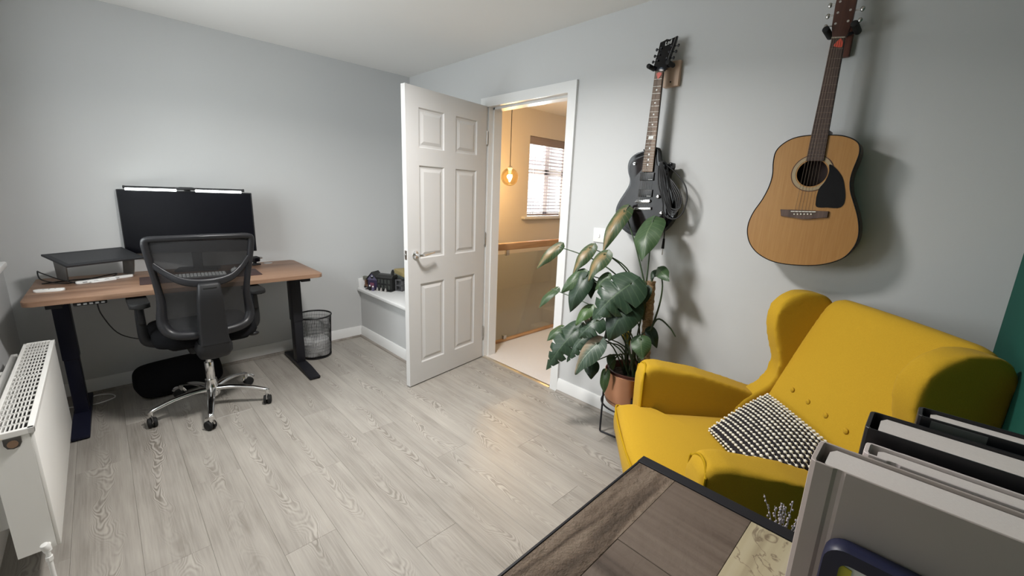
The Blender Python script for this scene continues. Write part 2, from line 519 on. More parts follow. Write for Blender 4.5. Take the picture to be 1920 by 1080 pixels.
    def loft(s, rings, closed=True, cap=True):
        bm = s.bm
        rv = [[bm.verts.new(p) for p in r] for r in rings]
        n = len(rings[0])
        for A, Bq in zip(rv, rv[1:]):
            for k in range(n if closed else n - 1):
                bm.faces.new((A[k], A[(k + 1) % n], Bq[(k + 1) % n], Bq[k]))
        if cap and closed:
            bm.faces.new(rv[0][::-1])
            bm.faces.new(rv[-1])
        return s

    def mesh(s, name, m, smooth=True, ang=40, fix=True):
        if fix:
            bmesh.ops.recalc_face_normals(s.bm, faces=s.bm.faces)
        me = bpy.data.meshes.new(name)
        s.bm.to_mesh(me)
        s.bm.free()
        if m:
            me.materials.append(m)
        if smooth:
            for p in me.polygons:
                p.use_smooth = True
            me.set_sharp_from_angle(angle=R(ang))
        return me

    def build(s, name, m, parent=None, smooth=True, ang=40, loc=(0, 0, 0), rot=(0, 0, 0), sub=0, fix=True):
        return put(name, s.mesh(name, m, smooth, ang, fix), parent, loc, rot, sub)


def put(name, me, parent=None, loc=(0, 0, 0), rot=(0, 0, 0), sub=0):
    o = bpy.data.objects.new(name, me)
    COL.objects.link(o)
    o.location = loc
    o.rotation_euler = rot
    if parent:
        o.parent = parent
    if sub:
        md = o.modifiers.new('sub', 'SUBSURF')
        md.levels = md.render_levels = sub
    return o


def tag(o, label=None, cat=None, group=None, kind=None):
    if label: o['label'] = label
    if cat: o['category'] = cat
    if group: o['group'] = group
    if kind: o['kind'] = kind
    return o


def thing(name, label, cat, loc=(0, 0, 0), rz=0.0, group=None, rot=None):
    o = bpy.data.objects.new(name, None)
    COL.objects.link(o)
    o.location = loc
    o.rotation_euler = rot or (0, 0, rz)
    o.empty_display_size = 0.05
    return tag(o, label, cat, group)


def struct(name, b, m, **k):
    return tag(b.build(name, m, **k), kind='structure')


# ------------------------------------------------------------------ the room
XL, YF, H = -2.62, -3.853, 2.365
T = 0.12
DY0, DY1, DZ = -1.890, -1.105, 2.005        # rough door hole
# floor: sub-floor and laminate planks running along y
fl = struct('floor', B().lohi((XL - 0.02, YF - 0.02, -0.08), (0.0, 0.0, -0.010)), SCOTIA, smooth=False)
PW, PL = 0.192, 1.285
pm = {}
x = XL
row = 0
offs = [0.35, 1.02, 0.62, 0.18, 0.86, 0.44, 1.16, 0.28, 0.74, 0.08, 0.95, 0.52, 1.22, 0.33]
while x < -0.002:
    x1 = min(x + PW, 0.0)
    y = 0.0 - offs[row % 14]
    ends = [0.0]
    while y > YF:
        ends.append(y)
        y -= PL
    ends.append(YF)
    for a, b_ in zip(ends, ends[1:]):
        key = (round(x1 - x, 3), round(a - b_, 3))
        if key not in pm:
            pm[key] = B().box((0, 0, -0.005), (key[0] - 0.0004, key[1] - 0.0004, 0.010), 0.0007, 1).mesh('plank', FLOORM, smooth=False)
        p = put('plank', pm[key], fl, ((x + x1) / 2, (a + b_) / 2, 0))
    x = x1
    row += 1
struct('ceiling', B().lohi((XL - 0.2, YF - 0.2, H), (0.0, 0.2, H + 0.1)), CEIL, smooth=False)
struct('wall_back', B().lohi((XL - 0.2, 0.0, -0.1), (0.12, 0.12, H)), WALL, smooth=False)
wb = B()
wb.lohi((0, DY1, 0), (T, 0.0, H)).lohi((0, YF, 0), (T, DY0, H)).lohi((0, DY0, DZ), (T, DY1, H))
struct('wall_right', wb, WALL, smooth=False)
struct('wall_front', B().lohi((XL - 0.2, YF - 0.12, -0.1), (0.12, YF, H)), GREEN, smooth=False)
WY0, WY1, WZ0, WZ1 = -1.88, -0.62, 0.94, 2.06     # window hole in the left wall
wl = B()
wl.lohi((XL - 0.22, WY1, -0.1), (XL, 0.0, H)).lohi((XL - 0.22, -2.05, -0.1), (XL, WY0, H))
wl.lohi((XL - 0.22, WY0, -0.1), (XL, WY1, WZ0)).lohi((XL - 0.22, WY0, WZ1), (XL, WY1, H))
struct('wall_left', wl, WALL, smooth=False)
struct('wall_left_near', B().lohi((XL - 0.22, YF, -0.1), (XL, -2.05, H)), WALL, smooth=False)
# window_1 : left wall
fr = B()
fx = XL - 0.16
for lo, hi in (((fx, WY0, WZ0), (fx + 0.06, WY0 + 0.06, WZ1)), ((fx, WY1 - 0.06, WZ0), (fx + 0.06, WY1, WZ1)), ((fx, WY0, WZ0), (fx + 0.06, WY1, WZ0 + 0.06)),
               ((fx, WY0, WZ1 - 0.06), (fx + 0.06, WY1, WZ1)), ((fx, -1.28, WZ0), (fx + 0.06, -1.22, WZ1))):
    fr.lohi(lo, hi, 0.006)
w1 = struct('window_1', fr, WHITEPL)
for a, b_ in ((WY0 + 0.06, -1.28), (-1.22, WY1 - 0.06)):
    B().lohi((fx + 0.025, a, WZ0 + 0.06), (fx + 0.035, b_, WZ1 - 0.06)).build('pane', CLEAR, w1, smooth=False)
B().lohi((XL - 0.12, WY0 - 0.05, WZ0 - 0.03), (XL + 0.065, WY1 + 0.23, WZ0 - 0.002), 0.006).build('sill', GLOSS, w1)

# skirting boards with a stepped top, and the oak beading along the floor


def skirting(name, p0, p1, n, z1=0.098):
    p0, p1, n = Vector(p0), Vector(p1), Vector(n)
    prof = [(0, 0), (0.017, 0), (0.017, z1 - 0.028), (0.013, z1 - 0.020), (0.011, z1 - 0.006), (0.007, z1), (0, z1)]
    L = (p1 - p0).length
    d = (p1 - p0).normalized()
    return struct(name, B().prism(prof, 0, L, lambda u, v, a: p0 + d * a + n * u + Vector((0, 0, v))), GLOSS)


def beading(name, p0, p1, n):
    p0, p1, n = Vector(p0), Vector(p1), Vector(n)
    prof = [(0.017, 0), (0.033, 0), (0.032, 0.006), (0.028, 0.012), (0.022, 0.015), (0.017, 0.016)]
    L = (p1 - p0).length
    d = (p1 - p0).normalized()
    return struct(name, B().prism(prof, 0, L, lambda u, v, a: p0 + d * a + n * u + Vector((0, 0, v))), SCOTIA)


BX, BY, BZ = -0.551, -0.975, 0.47      # boxed-in stair head in the corner
skirting('baseboard_back', (XL, 0, 0), (BX, 0, 0), (0, -1, 0))
beading('trim_1', (XL, 0, 0), (BX, 0, 0), (0, -1, 0))
skirting('baseboard_stairbox', (BX, 0, 0), (BX, BY, 0), (-1, 0, 0))
beading('trim_2', (BX, 0, 0), (BX, BY, 0), (-1, 0, 0))
skirting('baseboard_right', (0, -1.947, 0), (0, YF, 0), (-1, 0, 0))
beading('trim_3', (0, -1.947, 0), (0, YF, 0), (-1, 0, 0))
skirting('baseboard_left', (XL, 0, 0), (XL, YF, 0), (1, 0, 0))
struct('wall_stairbox', B().lohi((BX, BY, 0), (0, 0, BZ - 0.03)), WALL, smooth=False)
tp = B().lohi((BX - 0.032, BY - 0.02, BZ - 0.032), (0, 0, BZ), 0.009, 3)
tp.lohi((BX - 0.02, -0.022, BZ - 0.003), (0, 0, BZ + 0.085), 0.006)
struct('trim_4', tp, GLOSS)

# door lining, stops, architrave
ln = B()
ln.lohi((0, DY1 - 0.022, 0), (T, DY1, DZ)).lohi((0, DY0, 0), (T, DY0 + 0.022, DZ)).lohi((0, DY0, DZ - 0.016), (T, DY1, DZ))
ln.lohi((0.042, DY1 - 0.034, 0), (T, DY1 - 0.02, DZ - 0.012)).lohi((0.042, DY0 + 0.02, 0), (T, DY0 + 0.034, DZ - 0.012)).lohi((0.042, DY0, DZ - 0.030), (T, DY1, DZ - 0.012))
struct('trim_5', ln, GLOSS, smooth=False)
AT = 2.052
ar = B()
for q_ in ([(-1.947, 0), (-1.882, 0), (-1.882, AT - 0.065), (-1.947, AT)], [(-1.112, 0), (-1.047, 0), (-1.047, AT), (-1.112, AT - 0.065)], [(-1.947, AT), (-1.882, AT - 0.065), (-1.112, AT - 0.065), (-1.047, AT)]):
    ar.prism(q_, -0.018, 0.0, lambda u, v, a: (a, u, v))
struct('trim_6', ar, GLOSS)
struct('trim_7', B().prism([(-0.022, 0), (-0.012, 0.006), (0.012, 0.006), (0.022, 0)], DY0 + 0.02, DY1 - 0.02, lambda u, v, a: (u + 0.002, a, v)), BRASS)

# six-panel door, hinged at the corner side, standing open into the room
DA = 1.7211
door = bpy.data.objects.new('door_1', None)
COL.objects.link(door)
tag(door, kind='structure')
door.location = (-0.022, -1.1254, 0.008)
door.rotation_euler = (0, 0, PI / 2 + DA)
DW, DH, DT = 0.762, 1.981, 0.038
cols = ((0.105, 0.325), (0.435, 0.657))
rows = ((0.150, 0.729), (0.905, 1.512), (1.622, 1.863))
sl = B()
sl.lohi((0, -DT, 0), (cols[0][0], 0, DH)).lohi((cols[1][1], -DT, 0), (DW, 0, DH))
sl.lohi((cols[0][1], -DT, rows[0][0]), (cols[1][0], 0, rows[2][1]))
for z0, z1 in ((0, rows[0][0]), (rows[2][1], DH)):
    sl.lohi((cols[0][0], -DT, z0), (cols[1][1], 0, z1))
for z0, z1 in ((rows[0][1], rows[1][0]), (rows[1][1], rows[2][0])):
    for a, b_ in cols:
        sl.lohi((a, -DT, z0), (b_, 0, z1))
sl.build('door_frame', DOORW, door, smooth=False)
for a, b_ in cols:
    for z0, z1 in rows:
        pb = B()
        for sg in (1, -1):
            ys = [0, -0.010, -0.010, -0.003]
            rings = []
            for ins, yy in ((0, 0.0), (0.008, -0.009), (0.020, -0.010), (0.040, -0.0025), (0.044, -0.0025)):
                yv = yy if sg == 1 else -DT - yy
                rings.append([(a + ins, yv, z0 + ins), (b_ - ins, yv, z0 + ins), (b_ - ins, yv, z1 - ins), (a + ins, yv, z1 - ins)])
            pb.loft(rings, True, False)
            pb.bm.faces.new([pb.bm.verts.new(q) for q in rings[-1]])
        bmesh.ops.remove_doubles(pb.bm, verts=pb.bm.verts, dist=1e-5)
        pb.build('door_panel', DOORW, door, smooth=False)
hb = B()
for sg, y0 in ((1, 0), (-1, -DT)):
    hb.cyl((0.702, y0, 0.935), (0.702, y0 + sg * 0.009, 0.935), 0.026, n=24, bev=0.002)
    hb.cyl((0.702, y0 + sg * 0.009, 0.935), (0.702, y0 + sg * 0.050, 0.935), 0.010, n=14)
    hb.tube([(0.702, y0 + sg * 0.048, 0.935), (0.675, y0 + sg * 0.056, 0.934), (0.63, y0 + sg * 0.054, 0.938), (0.575, y0 + sg * 0.050, 0.944)], [0.011, 0.010, 0.008, 0.007], 10, smooth=4)
tag(hb.build('lever_handle', CHROME, door), 'chrome lever handle')
tag(B().lohi((DW - 0.001, -0.030, 0.905), (DW + 0.0015, -0.008, 0.965)).lohi((DW, -0.025, 0.925), (DW + 0.008, -0.013, 0.945), 0.002).build('latch_plate', NICKEL, door), 'dark metal latch plate')
for z in (0.22, 1.0, 1.76):
    B().cyl((-0.004, 0.004, z - 0.05), (-0.004, 0.004, z + 0.05), 0.006, n=10).build('hinge', NICKEL, door)

# ------------------------------------------------------------------ landing beyond the door
LY = 0.046
LX = 2.95
struct('floor_landing', B().lohi((T, -2.55, -0.2), (LX, -0.965, 0.0)).lohi((2.35, -0.965, -0.2), (LX, LY, 0.0)).lohi((0.0, DY0, -0.08), (T, DY1, 0.001)), CARPET, smooth=False)
struct('ceiling_landing', B().lohi((T, -2.55, H), (LX, LY + 0.3, H + 0.1)), CEIL, smooth=False)
VX0, VX1, VZ0, VZ1 = 1.685, 2.56, 1.085, 2.06
lw = B()
lw.lohi((T, LY, -2.4), (VX0, LY + 0.28, H)).lohi((VX1, LY, -2.4), (LX, LY + 0.28, H)).lohi((VX0, LY, -2.4), (VX1, LY + 0.28, VZ0)).lohi((VX0, LY, VZ1), (VX1, LY + 0.28, H))
struct('wall_landing_far', lw, HALL, smooth=False)
struct('wall_landing_right', B().lohi((LX, -2.6, -0.2), (LX + 0.1, LY + 0.3, H)), HALL, smooth=False)
struct('wall_landing_near', B().lohi((T, -2.65, -0.2), (LX, -2.55, H)), HALL, smooth=False)
struct('wall_stairwell', B().lohi((-0.4, -0.965, -2.4), (2.35, -0.955, -0.2)).lohi((T, -0.965, -0.2), (2.35, -0.958, -0.005)).lohi((-0.4, -0.95, -2.5), (2.4, LY, -2.4)).lohi((-0.42, -0.96, -2.4), (-0.40, LY, -0.1)).lohi((-0.40, LY, -2.4), (T, LY + 0.1, 0)).lohi((2.35, -0.95, -2.4), (2.37, LY, -0.2)), HALL, smooth=False)
wp = B()
wp.lohi((T - 0.0005, DY1, 0), (T + 0.004, LY, H)).lohi((T - 0.0005, -2.55, 0), (T + 0.004, DY0, H)).lohi((T - 0.0005, DY0, DZ), (T + 0.004, DY1, H))
struct('wall_landing_left', wp, HALL, smooth=False)
st = B()
for i in range(9):
    x1 = 2.35 - i * 0.24
    st.lohi((x1 - 0.26, -0.955, -0.19 * (i + 1) - 0.19), (x1, LY, -0.19 * (i + 1)), 0.012)
struct('floor_stairs', st, CARPET)
struct('trim_8', B().prism([(2.34, -0.32), (2.34, -0.46), (0.13, -2.20), (0.13, -2.06)], LY - 0.022, LY, lambda u, v, a: (u, a, v)), GLOSS, smooth=False)

wf = B()
yy = LY + 0.16
for lo, hi in (((VX0, yy, VZ0), (VX0 + 0.05, yy + 0.06, VZ1)), ((VX1 - 0.05, yy, VZ0), (VX1, yy + 0.06, VZ1)), ((VX0, yy, VZ0), (VX1, yy + 0.06, VZ0 + 0.05)), ((VX0, yy, VZ1 - 0.05), (VX1, yy + 0.06, VZ1)),
               ((VX0, yy, 1.62), (VX1, yy + 0.06, 1.69)), ((2.16, yy, VZ0), (2.25, yy + 0.06, VZ1))):
    wf.lohi(lo, hi, 0.005)
w2 = struct('window_2', wf, WHITEPL)
for xa, xb in ((VX0 + 0.05, 2.16), (2.25, VX1 - 0.05)):
    for za, zb in ((VZ0 + 0.05, 1.62), (1.69, VZ1 - 0.05)):
        B().lohi((xa, yy + 0.025, za), (xb, yy + 0.033, zb)).build('pane', CLEAR, w2, smooth=False)
B().lohi((VX0 - 0.10, LY - 0.06, VZ0 - 0.032), (VX1 + 0.10, yy, VZ0), 0.008, 3).build('sill', GLOSS, w2)
bl = thing('venetian_blind', 'grey-brown slatted blind half open in the landing window', 'blind', (0, 0, 0))
B().lohi((VX0 + 0.006, LY + 0.012, 1.965), (VX1 - 0.006, LY + 0.026, 2.055), 0.003).lohi((VX0 + 0.01, LY + 0.026, 2.01), (VX1 - 0.01, LY + 0.075, 2.05)).build('headrail', BLIND, bl)
sm = B().prism([(-0.025, 0), (-0.012, 0.0022), (0, 0.003), (0.012, 0.0022), (0.025, 0), (0.025, 0.0022), (0, 0.005), (-0.025, 0.0022)], -(VX1 - VX0) / 2 + 0.01, (VX1 - VX0) / 2 - 0.01, lambda u, v, a: (a, u, v)).mesh('slat', BLIND)
NS = 20
for i in range(NS):
    put('slat', sm, bl, ((VX0 + VX1) / 2, LY + 0.052, 1.945 - i * (1.945 - 1.135) / (NS - 1)), (R(-13), 0, 0))
B().lohi((VX0 + 0.01, LY + 0.028, 1.098), (VX1 - 0.01, LY + 0.076, 1.113), 0.004).build('bottom_rail', BLIND, bl)
for xx in (VX0 + 0.14, (VX0 + VX1) / 2, VX1 - 0.14):
    B().cyl((xx, LY + 0.03, 1.10), (xx, LY + 0.03, 2.0), 0.0022, n=6).cyl((xx, LY + 0.075, 1.10), (xx, LY + 0.075, 2.0), 0.0022, n=6).build('ladder_cord', BLIND, bl)
bo = thing('white_bottle', 'small white pump bottle on the landing window sill', 'bottle', (2.335, LY - 0.025, VZ0))
B().lathe([(0.0, 0), (0.030, 0), (0.033, 0.006), (0.033, 0.07), (0.028, 0.088), (0.012, 0.096), (0.012, 0.108)], 18).build('body', WHITEPL, bo)
B().cyl((0, 0, 0.106), (0, 0, 0.135), 0.005, n=8).tube([(0, 0, 0.133), (-0.01, 0, 0.138), (-0.034, 0, 0.132)], 0.005, 8).build('pump', WHITEPL, bo)

bal = thing('stair_balustrade', 'oak handrail over a clear glass panel guarding the stairwell', 'balustrade', (0, 0, 0))
RY = -0.955
B().lohi((T + 0.01, RY - 0.03, 0.868), (2.34, RY + 0.03, 0.930), 0.012, 3).build('handrail', OAK, bal)
B().lohi((T + 0.03, RY - 0.005, 0.030), (2.30, RY + 0.005, 0.830)).build('glass_panel', RAILGL, bal, smooth=False)
B().lohi((T + 0.01, RY - 0.022, 0.0), (2.34, RY + 0.022, 0.022), 0.005).build('base_rail', OAK, bal)
for xx in (0.40, 1.15, 1.9):
    B().lohi((xx - 0.02, RY - 0.014, 0.815), (xx + 0.02, RY + 0.014, 0.868), 0.004).build('glass_clamp', NICKEL, bal)
    B().lohi((xx - 0.02, RY - 0.014, 0.020), (xx + 0.02, RY + 0.014, 0.060), 0.004).build('glass_clamp', NICKEL, bal)
tag(B().lathe([(0.0, 0), (0.02, 0), (0.016, 0.008), (0.022, 0.02), (0.022, 0.03), (0.012, 0.04), (0.0, 0.042)], 16, (0.262, RY, 0.929)).build('rail_knob', mat('dark_turned_wood', (0.10, 0.055, 0.03), 0.5), bal), 'small dark turned knob on the handrail')
tag(B().lohi((T + 0.012, RY - 0.045, 0.0), (T + 0.085, RY + 0.045, 0.935), 0.006).lathe([(0.0, 0), (0.03, 0), (0.022, 0.012), (0.030, 0.030), (0.034, 0.045), (0.024, 0.065), (0.0, 0.072)], 18, (T + 0.05, RY, 0.935)).build('newel_post', OAK, bal), 'dark topped newel post')

pe = thing('pendant_lamp', 'clear globe pendant with glowing filament bulb hanging over the stairwell', 'lamp', (0.88, -0.455, 0))
B().lathe([(0.0, H), (0.05, H), (0.05, H - 0.014), (0.02, H - 0.03), (0.0, H - 0.03)][::-1], 20).build('ceiling_rose', BLACKPL, pe)
B().cyl((0, 0, 1.625), (0, 0, H - 0.02), 0.0035, n=8).build('cord', BLACKPL, pe)
B().lathe([(0.0, 1.568), (0.016, 1.568), (0.018, 1.60), (0.026, 1.61), (0.026, 1.63), (0.006, 1.64), (0.0, 1.64)], 18).build('lamp_cap', BRASS, pe)
prof = [(0.090 * math.sin(t), 1.528 - 0.090 * math.cos(t)) for t in [i * PI / 24 for i in range(0, 23)]]
B().lathe(prof, 32, cap=False).build('glass_globe', AMBER, pe, fix=True)
B().lathe([(0.0, 1.478), (0.010, 1.482), (0.020, 1.50), (0.022, 1.52), (0.015, 1.55), (0.011, 1.57)], 18, cap=False).build('bulb', AMBER, pe)
fb = B()
for k in range(4):
    a = k * PI / 2
    fb.tube([(0.007 * math.cos(a), 0.007 * math.sin(a), 1.492), (0.010 * math.cos(a), 0.010 * math.sin(a), 1.52), (0.004 * math.cos(a), 0.004 * math.sin(a), 1.552)], 0.0032, 6)
fb.build('filament', FILAM, pe)

# ceiling lamp of the room, just above the frame
cl = thing('ceiling_lamp', 'round white flush lamp in the middle of the ceiling', 'lamp', (LAMP[0], LAMP[1], H))
B().lathe([(0.0, -0.055), (0.215, -0.055), (0.225, -0.045), (0.225, -0.024), (0.205, -0.024), (0.205, 0.0), (0.0, 0.0)], 40).build('housing', WHITEPL, cl)
B().lathe([(0.2055, -0.022), (0.220, -0.022), (0.220, -0.010), (0.2055, -0.010)], 40, cap=False).build('added_glow_ring', mat('added_cold_glow', (1, 1, 1), 0.5, emit=(0.55, 0.72, 1.0), estr=12.0), cl)  # added glow ring, no known lamp part, meant to tint the ceiling blue
B().lathe([(0.0, -0.085), (0.08, -0.082), (0.13, -0.070), (0.15, -0.054), (0.0, -0.054)], 40).build('diffuser', EMBED, cl)

# light switch
sw = thing('light_switch', 'white single light switch on the wall beside the door frame', 'switch', (0, -2.19, 1.135))
B().lohi((-0.009, -0.043, -0.043), (0, 0.043, 0.043), 0.003).build('plate', WHITEPL, sw)
B().box((-0.010, 0, 0), (0.006, 0.012, 0.026), 0.001, rot=(0, R(7), 0)).build('rocker', WHITEPL, sw)
# ------------------------------------------------------------------ radiator under the left window
RX0, RX1, RY0, RY1, RZ0, RZ1 = -2.522, -2.427, -1.743, -0.715, 0.136, 0.586
ra = thing('radiator', 'white steel panel radiator with grille top on the left wall', 'radiator', (0, 0, 0))
B().lohi((RX1 - 0.014, RY0 + 0.004, RZ0), (RX1, RY1 - 0.004, RZ1 - 0.012), 0.004).build('front_panel', RADW, ra)
B().lohi((RX0, RY0 + 0.004, RZ0), (RX0 + 0.014, RY1 - 0.004, RZ1 - 0.012), 0.004).build('back_panel', RADW, ra)
B().lohi((RX0 - 0.002, RY0, RZ0 + 0.004), (RX1 - 0.010, RY0 + 0.003, RZ1 - 0.006)).build('end_panel', RADW, ra)
B().lohi((RX0 - 0.002, RY1 - 0.003, RZ0 + 0.004), (RX1 - 0.010, RY1, RZ1 - 0.006)).build('end_panel', RADW, ra)
fin = B()
for i in range(34):
    y = RY0 + 0.03 + i * (RY1 - RY0 - 0.06) / 33
    fin.lohi((RX0 + 0.016, y, RZ0 + 0.03), (RX1 - 0.018, y + 0.002, RZ1 - 0.05))
tag(fin.build('convector_fins', mat('dark_grey_fins', (0.13, 0.13, 0.125), 0.5), ra, smooth=False), 'grey convector fins inside the radiator', kind='stuff')
g = B()
gx0, gx1, gy0, gy1, gz = RX0 - 0.004, RX1 + 0.002, RY0 - 0.003, RY1 + 0.003, RZ1
g.lohi((gx0, gy0, gz - 0.02), (gx0 + 0.012, gy1, gz), 0.002).lohi((gx1 - 0.016, gy0, gz - 0.02), (gx1, gy1, gz), 0.002)
g.lohi((gx0, gy0, gz - 0.02), (gx1, gy0 + 0.014, gz), 0.002).lohi((gx0, gy1 - 0.014, gz - 0.02), (gx1, gy1, gz), 0.002)
ny = 21
for i in range(1, ny):
    y = gy0 + 0.014 + i * (gy1 - gy0 - 0.028) / ny
    t = 0.006 if i == ny // 2 + 1 else 0.0022
    g.lohi((gx0 + 0.01, y - t, gz - 0.006), (gx1 - 0.014, y + t, gz - 0.001))
nx = 8
for i in range(1, nx):
    xx = gx0 + 0.012 + i * (gx1 - gx0 - 0.028) / nx
    g.lohi((xx - 0.0014, gy0 + 0.01, gz - 0.006), (xx + 0.0014, gy1 - 0.01, gz - 0.001))
g.build('top_grille', RADW, ra, smooth=False)
tag(B().prism([(-0.019, 0.0), (0.019, 0.0), (0.019, -0.02), (0.013, -0.033), (0.0, -0.037), (-0.013, -0.033), (-0.019, -0.02)], RY0 - 0.004, RY0 + 0.002, lambda u, v, a: ((RX0 + RX1) / 2 + u, a, RZ1 - 0.022 + v), 0.002).build('bleed_cap', mat('dark_bleed_cap', (0.05, 0.045, 0.04), 0.5), ra), 'dark bleed valve recess in the end panel')
B().cyl(((RX0 + RX1) / 2, RY0 - 0.007, RZ1 - 0.041), ((RX0 + RX1) / 2, RY0 - 0.003, RZ1 - 0.041), 0.012, n=14).build('bleed_valve', mat('brown_brass', (0.28, 0.18, 0.12), 0.4, 0.6), ra)
v = B()
v.cyl((-2.455, RY0 + 0.002, 0.157), (-2.455, RY0 - 0.030, 0.157), 0.007, n=12)
v.sph((-2.455, RY0 - 0.030, 0.155), 0.011)
v.cyl((-2.455, RY0 - 0.030, 0.157), (-2.460, RY0 - 0.034, 0.182), 0.0115, 0.0105, n=16, bev=0.003)
v.cyl((-2.455, RY0 - 0.034, 0.16), (-2.455, RY0 - 0.034, 0.0), 0.0065, n=12)
v.cyl((-2.455, RY0 - 0.034, 0.118), (-2.455, RY0 - 0.034, 0.133), 0.010, n=6)
v.cyl((-2.455, RY0 - 0.034, 0.0), (-2.455, RY0 - 0.034, 0.010), 0.018, n=16)
v.build('radiator_valve', WHITEPL, ra)
tag(B().lohi((-2.585, RY0 + 0.05, 0.47), (-2.562, RY1 + 0.10, 0.515), 0.004).build('mounting_rail', RADW, ra), 'white rail along the wall behind the radiator')
for y in (RY0 + 0.15, RY1 - 0.15):
    B().lohi((XL, y - 0.02, RZ0 + 0.05), (RX0 + 0.002, y + 0.02, RZ1 - 0.08)).build('wall_bracket', RADW, ra)

# ------------------------------------------------------------------ standing desk
DZT = 0.771
dk = thing('standing_desk', 'walnut topped desk on black telescopic legs along the back wall', 'desk', (-1.813, -0.330, 0), -0.019)
hw, hd, rc = 0.6975, 0.348, 0.035


def rrect(hx, hy, r, n=6):
    o = []
    for cx, cy, a0 in ((hx - r, hy - r, 0), (-hx + r, hy - r, 90), (-hx + r, -hy + r, 180), (hx - r, -hy + r, 270)):
        for k in range(n + 1):
            a = R(a0 + 90 * k / n)
            o.append((cx + r * math.cos(a), cy + r * math.sin(a)))
    return o


B().prism(rrect(hw, hd, rc), DZT - 0.026, DZT, lambda u, v, a: (u, v, a), 0.003).build('desk_top', DESKW, dk)
B().lathe([(0.026, 0), (0.030, 0), (0.030, 0.003), (0.026, 0.004), (0.020, 0.0035), (0.0, 0.0035)], 24, (0.50, 0.265, DZT), cap=False).build('cable_grommet', GREYPL, dk)
fr = B()
fr.lohi((-0.60, -0.03, DZT - 0.066), (0.60, 0.03, DZT - 0.026), 0.003)
for sx in (-1, 1):
    fr.lohi((sx * 0.595 - 0.03, -0.30, DZT - 0.056), (sx * 0.595 + 0.03, 0.30, DZT - 0.0262), 0.003)
    fr.lohi((sx * 0.66 - 0.02, -0.18, DZT - 0.05), (sx * 0.66 + 0.02, -0.12, DZT - 0.0262), 0.003)
fr.build('support_frame', BLACKMET, dk)
for sx in (-1, 1):
    lg = B()
    lg.lohi((sx * 0.595 - 0.034, -0.055, 0.36), (sx * 0.595 + 0.034, 0.045, DZT - 0.05), 0.005)
    lg.lohi((sx * 0.595 - 0.030, -0.050, 0.025), (sx * 0.595 + 0.030, 0.040, 0.40), 0.005)
    lo = lg.build('leg', NAVYMET if sx < 0 else BLACKMET, dk)
    ft = B().prism([(-0.352, 0.010), (-0.342, 0.002), (0.262, 0.002), (0.272, 0.010), (0.272, 0.026), (0.10, 0.036), (-0.16, 0.036), (-0.352, 0.022)], sx * 0.595 - 0.036, sx * 0.595 + 0.036, lambda u, v, a: (a, u, v), 0.004)
    ft.build('foot', NAVYMET if sx < 0 else BLACKMET, dk)
    for y in (-0.32, 0.24):
        B().cyl((sx * 0.595, y, 0), (sx * 0.595, y, 0.006), 0.02, n=12).build('foot_pad', RUBBER, dk)
cp = B().lohi((-0.525, -0.335, DZT - 0.047), (-0.40, -0.29, DZT - 0.0265), 0.004).build('control_panel', BLACKPL, dk)
for k in range(5):
    B().lohi((-0.51 + k * 0.022, -0.337, DZT - 0.042), (-0.497 + k * 0.022, -0.334, DZT - 0.033)).build('button', GREYPL, cp)

# loose cables under the desk
c = B().tube([(-2.26, -0.60, 0.742), (-2.25, -0.56, 0.64), (-2.19, -0.50, 0.50), (-2.06, -0.48, 0.435), (-1.93, -0.45, 0.43), (-1.80, -0.32, 0.52), (-1.74, -0.24, 0.70)], 0.0032, 6, smooth=6)
tag(c.build('hanging_cable', CABLE), 'thin black cable hanging in a loop under the desk', 'cable')
c = B().tube([(-2.32, -0.10, 0.735), (-2.1, -0.28, 0.725), (-1.9, -0.31, 0.726), (-1.6, -0.35, 0.712), (-1.40, -0.36, 0.708), (-1.34, -0.37, 0.735)], 0.003, 6, smooth=5)
tag(c.build('tacked_cable', CABLE), 'thin black cable running under the desk top edge', 'cable')
c = B().tube([(-2.41, -0.13, 0.005), (-2.36, -0.07, 0.005), (-2.29, -0.10, 0.005), (-2.27, -0.17, 0.005), (-2.34, -0.21, 0.005), (-2.405, -0.20, 0.005), (-2.50, -0.16, 0.005)], 0.0038, 6, smooth=6)
tag(c.build('floor_cable', WHITEPL), 'white cable looped on the floor by the left desk leg', 'cable')

# ------------------------------------------------------------------ monitor with light bar
mo = thing('monitor', 'large dark monitor switched off at the back of the desk', 'monitor', (-1.76, -0.15, DZT), -0.31)
mw, mh, mz = 0.72, 0.405, 0.125
tl = R(2.2)


def mp_(x, y, z):
    return (x, y * math.cos(tl) + (z - mz) * math.sin(tl), z)


B().prism(rrect(mw / 2, mh / 2, 0.004, 2), 0, 0.012, lambda u, v, a: mp_(u, a, v + mz + mh / 2), 0.002).build('casing', BLACKPL, mo)
B().prism(rrect(mw / 2 - 0.006, mh / 2 - 0.006, 0.002, 2), -0.0012, 0.003, lambda u, v, a: mp_(u, a, v + mz + mh / 2)).build('screen', SCREEN, mo)
B().prism(rrect(0.22, 0.13, 0.04), 0.010, 0.035, lambda u, v, a: mp_(u, a, v + mz + 0.19), 0.008).build('rear_housing', BLACKPL, mo)
sb = B()
sb.lohi((-0.028, 0.040, 0.008), (0.028, 0.062, mz + 0.24), 0.006)
sb.prism(rrect(0.12, 0.075, 0.012), 0.0005, 0.010, lambda u, v, a: (u, v + 0.045, a), 0.002)
sb.build('stand', BLACKPL, mo)
lb = thing('screen_light_bar', 'lit slim light bar clipped on the top of the monitor', 'lamp', (-1.76, -0.15, DZT), -0.31)
zt = mz + mh
B().cyl(mp_(-0.315, -0.012, zt + 0.014), mp_(0.315, -0.012, zt + 0.014), 0.0085, n=14).build('bar_tube', BLACKPL, lb)
